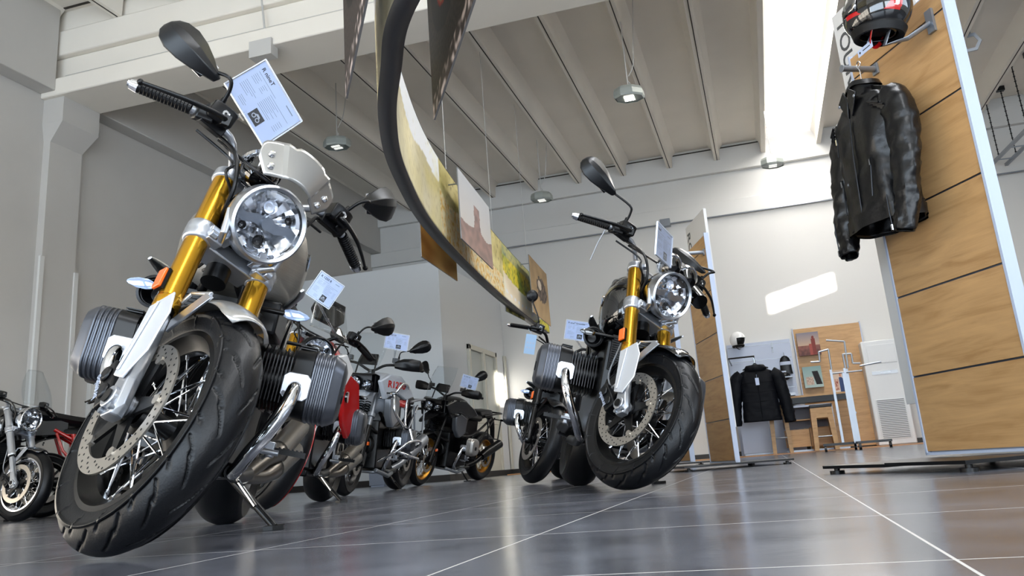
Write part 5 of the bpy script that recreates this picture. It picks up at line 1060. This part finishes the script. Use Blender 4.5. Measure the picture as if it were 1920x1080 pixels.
# ------------------------------------------------------------------ clothing on hangers
def garment(name, label, cat, M, H, sw, m, kind):
    """origin at the hanger hook; x to the wearer's left in view, -y to the viewer, z up"""
    t = thing(name, label, cat, M=M); zt = -.13; N = 40
    def ring(z, wx, dy, yc, tilt=0, k=.72, wr=.006):
        q = []
        for i in range(N):
            a = 2*PI*i/N; ca, sa_ = math.cos(a), math.sin(a); n = nz(ca*3+7, z*9, 1.4, sa_*2)*wr*1.6+nz(a*3, z*26, 1, 5)*wr*.6
            fold = (.014 if kind == 'leather' else .010)*math.sin(a*7+z*9)*(1 if kind == 'leather' else .6)*max(0, -z-.15)
            q.append(V(((wx+n+fold)*math.copysign(abs(ca)**k, ca), yc+(dy+n+fold)*math.copysign(abs(sa_)**k, sa_), z+tilt*ca*wx)))
        return q
    S_ = [(zt-.00, .060, .050, 0), (zt-.02, .085, .060, 0), (zt-.045, .15, .070, 0), (zt-.075, sw*.98, .078, 0), (zt-.14, sw*1.06, .090, -.005), (zt-.25, sw*1.03, .098, -.01)]
    k = 9
    for i in range(1, k+1): u = i/k; S_.append((zt-.25-(H-.25)*u, sw*(1.03+(.05 if kind == 'leather' else .16)*u-.06*math.sin(u*PI)*(kind == 'leather')), .098+.012*u, -.01))
    S2_ = []
    for a, c in zip(S_, S_[1:]):
        for q in range(4): u = q/4; S2_.append(tuple(a[j]+(c[j]-a[j])*u for j in range(4)))
    S2_.append(S_[-1])
    b = MB(); b.loft([ring(*x) for x in S2_], cap=False); body = b.build('jacket_body' if kind == 'leather' else 'coat_body', m, t, ang=60, solid=.005)
    for s in (-1, 1):
        if kind == 'leather': pth = [(s*(sw-.02), 0, zt-.09), (s*(sw+.030), -.005, zt-.16), (s*(sw+.050), -.02, zt-.30), (s*(sw+.055), -.045, zt-.44), (s*(sw+.045), -.065, zt-.58), (s*(sw+.025), -.085, zt-.68)]; rr = [.070, .078, .072, .064, .056, .048]
        else: pth = [(s*(sw-.02), 0, zt-.10), (s*(sw+.06), 0, zt-.18), (s*(sw+.10), -.01, zt-.40), (s*(sw+.13), -.02, zt-.62), (s*(sw+.14), -.03, zt-.80)]; rr = [.085, .095, .088, .08, .072]
        P_ = spline([V(p) for p in pth], 9); secs = []
        for i, p in enumerate(P_):
            d = (P_[min(i+1, len(P_)-1)]-P_[max(i-1, 0)]).normalized(); u_ = V((0, 1, 0)); u_ = (u_-d*u_.dot(d)).normalized(); w2 = d.cross(u_); f = i/(len(P_)-1)*(len(rr)-1); i0 = min(int(f), len(rr)-2); r_ = rr[i0]+(rr[i0+1]-rr[i0])*(f-i0); q = []
            for k2 in range(24):
                a = 2*PI*k2/24; n = (nz(math.cos(a)*2+s*9, p.z*22, 1, math.sin(a)*2)*.014-abs(nz(math.cos(a)*3+s*4, p.z*34+a, 1, 7))*.012)+.0015*math.sin(p.z*90+a*2)*(.3 < i/len(P_) < .75); q.append(p+u_*(math.cos(a)*(r_+n)*.80)+w2*(math.sin(a)*(r_+n)))
            secs.append(q)
        b = MB(); b.loft(secs, cap=False); sl_ = b.build('sleeve', m, t, ang=60, solid=.004)
        if kind == 'leather':
            e = P_[-1]; b = MB(); o_ = e+V((s*.0, -.046, .0)); b.tube([o_+V((0, .0, .15)), o_+V((0, -.002, .07)), o_], .0028, 6); b.box(o_+V((0, -.003, .01)), (.007, .004, .02)); b.build('cuff_zip', mat('dark_zip', '2A2B2E', .3, metal=.8), sl_); b = MB(); b.box(o_+V((0, -.004, .015)), (.008, .005, .022)); b.build('cuff_zip_pull', M_CHROME, sl_)
            b = MB()
            for q in range(5): b.tube([(s*(sw-.04+.012*q), -.090+.006*q, zt-.10-.012*q), (s*(sw+.015+.013*q), -.076+.010*q, zt-.125-.014*q)], .005, 6)
            b.build('shoulder_ribbing', m, sl_)
    if kind == 'leather':
        b = MB(); b.loft([[V((x*k_, y*k_-.002, z+.006*math.sin(x*60))) for x, y in [(math.cos(2*PI*i/30)*.072, math.sin(2*PI*i/30)*.060) for i in range(30)]] for z, k_ in ((zt-.035, 1.35), (zt-.01, 1.12), (zt+.022, 1.02), (zt+.045, 1.10), (zt+.02, 1.25))], cap=False); b.build('collar', m, t, ang=60)
        b = MB(); b.prism([(-.07, -.02), (-.015, -.11), (.0, -.03), (-.02, .02)], (0, -.082, zt), (1, 0, 0), (0, 0, 1), (0, -.008, 0)); b.prism([(.07, -.02), (.015, -.11), (.0, -.03), (.02, .02)], (0, -.082, zt), (1, 0, 0), (0, 0, 1), (0, -.008, 0)); b.build('lapel', m, t, bevel=.003)
        b = MB(); b.tube([(.005, -.098, zt-.12), (.008, -.116, zt-.30), (.006, -.125, zt-H+.03)], .0035, 8); b.build('front_zip', mat('dark_zip', '2A2B2E', .3, metal=.8), t)
        for x, z0_, z1_ in ((-.11, -.36, -.52), (.12, -.34, -.50), (-.09, -.17, -.26)): b = MB(); b.tube([(x, -.112, zt+z0_), (x-.02*(x > 0), -.122, zt+z1_)], .0032, 6); b.box((x, -.117, zt+z0_-.012), (.008, .004, .022)); b.build('pocket_zip', mat('dark_zip', '2A2B2E', .3, metal=.8), t); b = MB(); b.box((x, -.119, zt+z0_-.02), (.008, .005, .026)); b.build('zip_pull', M_CHROME, t)
        for x in (-.06, .06): b = MB(); b.lathe([(.0001, .004), (.006, .003), (.007, 0)], (x, -.092, zt-.035), (0, -1, 0), n=12); b.build('collar_stud', M_GREYP, t)
        b = MB(); b.loft([ring(z, sw*1.085, .112, -.01, wr=.003) for z in (zt-H+.055, zt-H+.03, zt-H-.006)], cap=False); b.build('waistband', m, t, ang=60)
        b = MB(); b.lathe([(.022, 0), (.030, .003), (.032, .0)], (sw*.90, -.066, zt-.10), (.5, -.8, .4), n=24); b.build('shoulder_patch', m, t)
    else:
        b = MB(); b.loft([ring(z, w2, d2, 0, wr=.01) for z, w2, d2 in ((zt-.07, .14, .10), (zt-.03, .155, .125), (zt+.015, .12, .105), (zt+.02, .07, .06))], cap=False); b.build('hood', m, t, ang=60)
        b = MB()
        for q in range(5): z = zt-.22-.13*q; b.tube([(-sw*.95, -.09, z), (-.05, -.116, z-.012), (.05, -.116, z-.012), (sw*.95, -.09, z)], .004, 6)
        b.tube([(0, -.11, zt-.08), (0, -.122, zt-.4), (0, -.122, zt-H+.02)], .006, 6); b.build('quilt_seam', m, t)
        b = MB(); b.box((.0, -.135, zt-.22), (.05, .002, .10)); b.cyl((0, -.133, zt-.17), (0, -.12, zt-.12), .002, n=6); b.build('price_label', M_PAPER, t)
    b = MB(); b.tube([(0, 0, .0), (.014, 0, .014), (.0, 0, .030), (-.016, 0, .012), (0, 0, -.02), (0, 0, zt+.05)], .0025, 8, smooth=4); hk = b.build('hanger_hook', M_CHROME, t)
    b = MB(); b.prism([(-.012, 0), (-.03, -.02), (-sw*.8, -.075), (-sw*.8, -.095), (0, -.055), (sw*.8, -.095), (sw*.8, -.075), (.03, -.02), (.012, 0)], (0, .006, zt+.05), (1, 0, 0), (0, 0, 1), (0, -.02, 0)); b.build('hanger', M_BLK, t, bevel=.003)
    return t
jk = MT @ V((qh.x+.045, -.118, qh.z+.014-.03))
garment('leather_jacket', 'black leather biker jacket hanging from a rod on the TOUR stand', 'jacket', frame(jk, (XT-YT*.04).normalized(), (YT+XT*.04).normalized()), .60, .178, M_LEATH, 'leather')

# ------------------------------------------------------------------ goods along the back wall
WB = 16.42
def pw(x, y, Y=WB): return on(x, y, 1, Y)
a, c = pw(1363, 643), pw(1478, 622); sl_ = thing('slat_wall', 'white slatted display wall behind the dark parka', 'display wall', (a.x, WB, 0))
b = MB(); b.bb((-.02, 0, .0), (c.x-a.x, .07, 2.06)); b.build('white_board', M_WHITE, sl_); 
for z in (2.0, 1.72, 1.45, 1.18, .9): b = MB(); b.bb((0, -.002, z-.006), (c.x-a.x-.02, .0, z+.006)); b.build('slot_rail', M_GREYP, sl_)
b = MB(); h_ = pw(1445, 632); b.cyl((h_.x-a.x, -.10, 1.93), (h_.x-a.x, 0, 1.93), .012, n=8); b.bb((h_.x-a.x-.012, -.012, 1.84), (h_.x-a.x+.012, -.002, 2.02)); b.build('wall_hook', M_GREYP, sl_)
hr_ = thing('hanging_rail', 'dark rail reaching out of the slat wall above the navy parka', 'rail', (a.x, WB, 0))
b = MB(); r0_ = pw(1366, 673, 15.15); r1_ = pw(1413, 668, 15.15); rz = r1_.z; b.cyl((r0_.x-a.x, 15.15-WB, rz), (r1_.x-a.x, 15.15-WB, rz), .014, n=8)
for x in (r0_.x, r1_.x): b.cyl((x-a.x, 15.15-WB, rz), (x-a.x, 0, rz), .012, n=8)
b.build('rail_tube', M_BLKM, hr_)
pk = pw(1414, 676, 15.15); garment('parka', 'long navy blue parka with a white label hanging on the white slat wall', 'coat', frame((pk.x, 15.15, rz-.02), (1, 0, 0), (0, 1, 0)) @ Matrix.Scale(1.22, 4), .76, .22, M_PARKA, 'parka')
hm = pw(1383, 638, 16.2); helmet('white open-face helmet on the slat wall above the parka', frame((hm.x, 16.1, hm.z), (.75, -.66, 0), (.66, .75, 0)), .15, M_WHITEP, None, False)
b = MB(); b.bb((hm.x-a.x-.10, -.34, hm.z-.12), (hm.x-a.x+.10, 0, hm.z-.105)); b.build('helmet_shelf', M_GLASS, sl_)
bl = pw(1473, 684, 16.3); t = thing('balaclava', 'small black balaclava with a white band hanging on the slat wall', 'balaclava', (bl.x, 16.33, bl.z))
b = MB(); b.loft([[V((math.cos(2*PI*i/20)*w2, math.sin(2*PI*i/20)*.03, z)) for i in range(20)] for z, w2 in ((-.17, .115), (-.14, .105), (-.05, .10), (.05, .10), (.12, .08), (.16, .045), (.17, .01))]); b.build('knit_body', M_BLK, t)
b = MB(); b.loft([[V((math.cos(2*PI*i/20)*.102, math.sin(2*PI*i/20)*.033, z)) for i in range(20)] for z in (.0, .06)]); b.build('eye_band', M_WHITE, t); b = MB(); b.cyl((0, .0, .16), (0, .08, .24), .004, n=6); b.build('hang_loop', M_GREYP, t)
# shelf with a cap and a framed orange item
s0, s1 = pw(1455, 708, 16.2), pw(1486, 704, 16.2)
b = MB(); b.bb((s0.x-a.x, -.28, s0.z-.02), (s1.x-a.x, 0, s0.z)); b.build('shelf', M_GREYP, sl_); s3_, s4_ = pw(1468, 741, 16.2), pw(1491, 737, 16.2); b = MB(); b.bb((s3_.x-a.x, -.28, s3_.z-.02), (s4_.x-a.x, 0, s3_.z+.03)); b.build('shelf', M_GREYP, sl_)
t = thing('cap', 'black cap lying on the upper shelf of the slat wall', 'cap', (s0.x+.16, 16.25, s0.z)); b = MB(); b.ball((0, 0, .01), (.10, .09, .075), 20, 12); b.build('crown', M_BLK, t); b = MB(); b.prism([(-.07, 0), (-.06, -.07), (0, -.10), (.06, -.07), (.07, 0)], (0, -.06, .012), (1, 0, 0), (0, 1, 0), (0, 0, .006)); b.build('brim', M_BLK, t)
q = pw(1463, 735, 16.2); t = thing('orange_glove_display', 'orange rounded item in a white frame on the wall unit\'s shelf', 'display', (q.x, 16.3, q.z)); b = MB(); b.bb((-.10, -.01, -.02), (.16, .04, .38)); b.build('frame', M_WHITE, t); b = MB(); b.ball((-.0, -.03, .16), (.09, .04, .14), 18, 12); b.build('orange_pad', mat('orange_cloth', 'B8651E', .6), t)
# plinth
q0, q1 = pw(1395, 850, 15.9), pw(1450, 846, 15.9); t = thing('plinth', 'low white plinth standing under the navy parka', 'plinth', (q0.x, 15.9, .018)); b = MB(); b.bb((0, 0, .03), (q1.x-q0.x, .42, .62)); b.build('plinth_body', M_WHITE, t, bevel=.006); b = MB(); b.bb((.02, .02, 0), (q1.x-q0.x-.02, .40, .03)); b.build('plinth_foot', M_GREYP, t)
# oak feature wall with canvases
a2, c2 = pw(1487, 622), pw(1597, 605); w2_ = 1.16; t = thing('oak_wall_panel', 'large oak wall panel behind the clothes rack', 'wall panel', (a2.x, WB, 0)); fw_ = t
b = MB(); b.bb((0, 0, .04), (w2_, .06, 2.22)); b.build('wood_board', M_WOOD, t); b = MB(); b.bb((-.02, -.004, .03), (0, .064, 2.24)); b.bb((w2_, -.004, .03), (w2_+.02, .064, 2.24)); b.build('edge_strip', M_WHITE, t)
for x, z in ((.83, .62), (1.05, 1.35), (.45, .60)): b = MB(); b.cyl((x, -.03, z), (x, 0, z), .02, n=10); b.build('round_hook', M_GREYP, t)
def sunset(s, t_):
    c = mixc(hx('D9B48C'), hx('7E7A86'), t_) if t_ > .42 else mixc(hx('5A3D3C'), hx('8A5B50'), t_*2+nz(s, t_, 8)*.6)
    if (abs(s-.72) < .09 and t_ < .72) or (math.hypot((s-.72)*1.2, t_-.76) < .07): c = hx('7A3B35')
    if .5 < s < .65 and t_ < .5: c = hx('9A4E46')
    return c
def boots(s, t_):
    c = mixc(hx('A9BDBB'), hx('7F9C9C'), t_)
    if abs(s-.68+.25*(t_-.6)) < .16 and .12 < t_ < .78: c = hx('1F1B1D')
    if .12 < s < .52 and .12 < t_ < .52: c = mixc(hx('9A857C'), hx('C9B7A8'), .5+nz(s, t_, 14))
    return c
def couple(s, t_):
    c = mixc(hx('D8CCC0'), hx('B99A82'), t_*.7)
    if math.hypot((s-.6)*1.1, t_-.80) < .09: c = hx('B5755A')
    if .46 < s < .95 and t_ < .70-(s-.6)**2*2: c = hx('34466E')
    if .08 < s < .40 and .1 < t_ < .62: c = mixc(hx('8A3A34'), hx('D8B8A4'), .5+nz(s, t_, 10))
    return c
for (x0, y0), (x1, y1), hh, fn, lb in (((1499, 668), (1540, 662), .42, sunset, 'sunset photo canvas at the top of the oak wall panel'), ((1510, 728), (1545, 724), .38, boots, 'teal photo canvas with a dark boot below the sunset canvas'), ((1567, 737), (1589, 733), .40, couple, 'portrait photo canvas of a person in blue beside the clothes rack')):
    p0, p1 = pw(x0, y0, 16.3), pw(x1, y1, 16.3); t = thing('photo_canvas', lb, 'picture', (p0.x, 16.3, p0.z)); painted('printed_canvas', (0, 0, 0), (p1.x-p0.x, 0, 0), (0, 0, hh), 60, 50, fn, t, .07)
    b = MB(); b.bb((.05, .07, .05), (p1.x-p0.x-.05, .12, hh-.05)); b.build('wall_spacer', M_BLK, t)
# counter: long oak top on a white frame
k0, k1 = pw(1462, 752, 15.7), pw(1590, 733, 15.7); kz = (k0.z+k1.z)/2; t = thing('counter', 'long counter with a thin oak top, grey back and wooden lower doors', 'counter', (k0.x, 15.7, .018)); W_ = k1.x-k0.x
b = MB(); b.bb((0, -.02, kz-.02), (W_, .40, kz+.012)); b.build('counter_top', M_WOOD, t); b = MB(); b.bb((.0, .0, kz-.12), (W_*.98, .38, kz-.02)); b.build('dark_shelf', M_BLK, t)
b = MB(); b.bb((0, -.03, kz-.19), (W_*.74, .34, kz-.16)); b.bb((W_*.72, -.03, .05), (W_*.74, .34, kz-.16)); b.build('white_frame', M_WHITE, t)
b = MB(); b.bb((0, .28, .40), (W_*.72, .34, kz-.19)); b.build('grey_back', mat('grey_felt', '7C7E88', .8), t); b = MB(); b.bb((0, .06, kz*.56), (W_*.72, .30, kz*.56+.02)); b.bb((0, .0, .08), (W_*.36-.004, .30, kz*.40)); b.bb((W_*.36+.004, .0, .08), (W_*.72, .30, kz*.40)); b.build('lower_door', M_WOOD, t)
b = MB(); b.bb((0, .02, .0), (W_*.9, .05, .03)); b.bb((W_*.97, .1, 0), (W_, .15, kz-.02)); b.build('foot_rail', M_GREYP, t)
# stools
def stool(px0, px1, ptop, label, Y):
    a_, b_ = pw(px0, ptop, Y), pw(px1, ptop, Y); z = a_.z; w3 = (b_.x-a_.x); cx = (a_.x+b_.x)/2; t = thing('bar_stool', label, 'stool', (cx, Y, .018)); z -= .018
    b = MB(); b.bb((-w3*.46, -.17, z-.05), (w3*.46, .17, z)); b.build('seat_pad', M_BLK, t, bevel=.01)
    for s in (-1, 1):
        b = MB(); b.quad8([(s*w3*.50, -.17, 0), (s*w3*.32, -.17, 0), (s*w3*.32, .17, 0), (s*w3*.50, .17, 0)], [(s*w3*.44, -.16, z-.05), (s*w3*.20, -.16, z-.05), (s*w3*.20, .16, z-.05), (s*w3*.44, .16, z-.05)]); b.build('side_leg', M_WOOD, t)
    b = MB(); b.bb((-w3*.44, -.16, z-.22), (w3*.44, .16, z-.05)); b.build('seat_box', M_WOOD, t); b = MB(); b.cyl((-w3*.4, -.15, z*.30), (w3*.4, -.15, z*.30), .012, n=8); b.build('footrest', M_GREYP, t)
stool(1514, 1560, 761, 'oak bar stool with black seat between the counter and the clothes rack', 15.42)
stool(1436, 1474, 757, 'oak bar stool mostly hidden by the navy parka', 15.48)
# four-way clothes rack on castors
YR = 13.6
def pr_(x, y, Y=YR): return pw(x, y, Y)
rb0, rb1 = pr_(1543, 832), pr_(1671, 817); ro = V(((rb0.x+rb1.x)/2, YR, 0)); t = thing('clothes_rack', 'empty four-arm metal clothes rack on castors before the oak wall panel', 'clothes rack', tuple(ro)); HL = (rb1.x-rb0.x)/2
b = MB(); b.bb((-HL, -.03, .085), (HL, .03, .12)); b.bb((-.03, -HL*.8, .085), (.03, HL*.8, .12)); b.build('base_cross', M_BLKS, t)
for x, y in ((-HL*.94, 0), (HL*.94, 0), (0, -HL*.76), (0, HL*.76)): b = MB(); b.cyl((x-.016, y, .042), (x+.016, y, .042), .042, n=20); b.cyl((x, y, .05), (x, y, .09), .012, n=8); b.build('castor', M_BLK, t)
L0 = lambda x, y, dy=0: V((pr_(x, y).x-ro.x, dy, pr_(x, y).z))
for (x0, y0), (x1, y1), dy in (((1578, 824), (1559, 693), 0), ((1598, 822), (1583, 700), -.1), ((1610, 822), (1590, 690), .1), ((1604, 822), (1585, 690), -.0)):
    A1, A2 = L0(x0, y0, dy), L0(x1, y1, dy); A1.x = A2.x = (A1.x+A2.x)/2; A1.z = .10; b = MB(); b.box((A1+A2)/2, (.035, .025, A2.z-.10)); b.build('upright', M_GREYP, t)
for pts_ in (((1559, 693), (1553, 655), (1535, 660), (1537, 678), (1520, 679)), ((1590, 690), (1583, 640), (1549, 638)), ((1585, 690), (1580, 664), (1596, 663), (1599, 681), (1613, 681)), ((1612, 686), (1652, 678))):
    q_ = [L0(x, y) for x, y in pts_]; b = MB(); [b.cyl(u_, v_, .014, n=10) for u_, v_ in zip(q_, q_[1:])]; b.build('rack_arm', mat('satin_steel', '9A9EA4', .35, metal=.8), t)
b = MB(); u_, v_ = L0(1561, 700), L0(1616, 695); u_.z = v_.z = (u_.z+v_.z)/2; b.cyl(u_, v_, .012, n=8); b.cyl(v_, V((v_.x, 0, v_.z-.0)), .012, n=8) if False else None; b.build('cross_bar', M_GREYP, t)
# floor-standing air conditioner
a3, c3 = pw(1613, 643, 16.05), pw(1671, 634, 16.05); wA = .62; hA = 1.86; t = thing('air_conditioner', 'tall white floor-standing air conditioner beside the oak wall panel', 'air conditioner', (a3.x+.0, 16.05, .018)); t.scale = (1, 1, .97)
b = MB(); b.bb((0, 0, 0), (wA, .40, hA)); b.build('cabinet', M_RESIN, t, bevel=.02)
b = MB(); b.bb((.07, -.012, .10), (wA-.07, 0, .80)); gr = b.build('grille_frame', M_RESIN, t, bevel=.004); b = MB()
for k in range(22): b.bb((.09, -.016, .12+k*.031), (wA-.09, -.010, .12+k*.031+.012))
b.build('grille_slots', mat('grille_dark', '6F7274', .6), gr)
b = MB(); b.bb((.08, -.008, 1.44), (wA-.08, 0, 1.78)); b.build('outlet_panel', M_RESIN, t, bevel=.006); b = MB(); b.bb((.10, -.010, 1.24), (wA-.10, 0, 1.30)); b.build('control_strip', M_LGREY, t); b = MB(); b.bb((.24, -.013, 1.255), (.40, -.009, 1.285)); b.build('control_display', M_BLKG, t)
# grey plinth by the office wall
q0, q1 = pw(692, 905, 12.3), pw(721, 903, 12.3); t = thing('plinth', 'small grey plinth by the office wall left of the adventure motorcycles', 'plinth', (q0.x, 12.3, 0)); b = MB(); b.bb((0, 0, .02), (q1.x-q0.x, .4, .42)); b.build('plinth_body', mat('plinth_grey', '8C94A4', .35), t, bevel=.006); b = MB(); b.bb((.02, .02, 0), (q1.x-q0.x-.02, .38, .02)); b.build('plinth_foot', M_WHITE, t)
# cable tray hung on chains, ring fixture
zt_ = 4.75; p0, p1 = on(1868, 300, 2, zt_), on(1935, 232, 2, zt_); t = thing('cable_tray', 'galvanised cable tray hung on dark chains at the upper right', 'cable tray', tuple(p0)); dd = (p1-p0)*2.2; nn = V((-dd.y, dd.x, 0)).normalized()*.28
for k in (0, 1): b = MB(); o_ = nn*k; b.tube([o_-dd*.1, o_+dd], .035, 4); b.build('tray_rail', M_GREYP, t)
b = MB()
for k in range(7): q_ = dd*(k/6); b.cyl(q_, q_+nn, .012, n=6)
b.build('tray_rung', M_GREYP, t)
for f in (.04, .40, .85):
    for k in (0, 1):
        q_ = dd*f+nn*k; b = MB(); n_ = 14; 
        for i in range(n_): z = .03+(ZC-zt_-.10)*i/n_; b.lathe([(.014, -.006), (.022, 0), (.014, .006)], q_+V((0, 0, z+.03)), (0, 0, 1), n=8)
        b.cyl(q_, q_+V((0, 0, ZC-zt_)), .009, n=6); b.box(q_+V((0, 0, ZC-zt_-.04)), (.12, .10, .08)); b.build('support_chain', M_BLKS, t)
p0 = on(1820, 80, 2, 5.7); t = thing('ceiling_bracket', 'grey ring-shaped bracket under the ceiling right of the TOUR stand', 'bracket', tuple(p0)); b = MB(); b.lathe([(.10, -.03), (.15, -.03), (.15, .03), (.10, .03)], (0, 0, 0), (.3, .9, .2), n=6, close=True); b.build('ring', M_GREYP, t); b = MB(); b.cyl((0, 0, .1), (0, 0, ZC-5.7), .03, n=8); b.build('stem', M_GREYP, t)
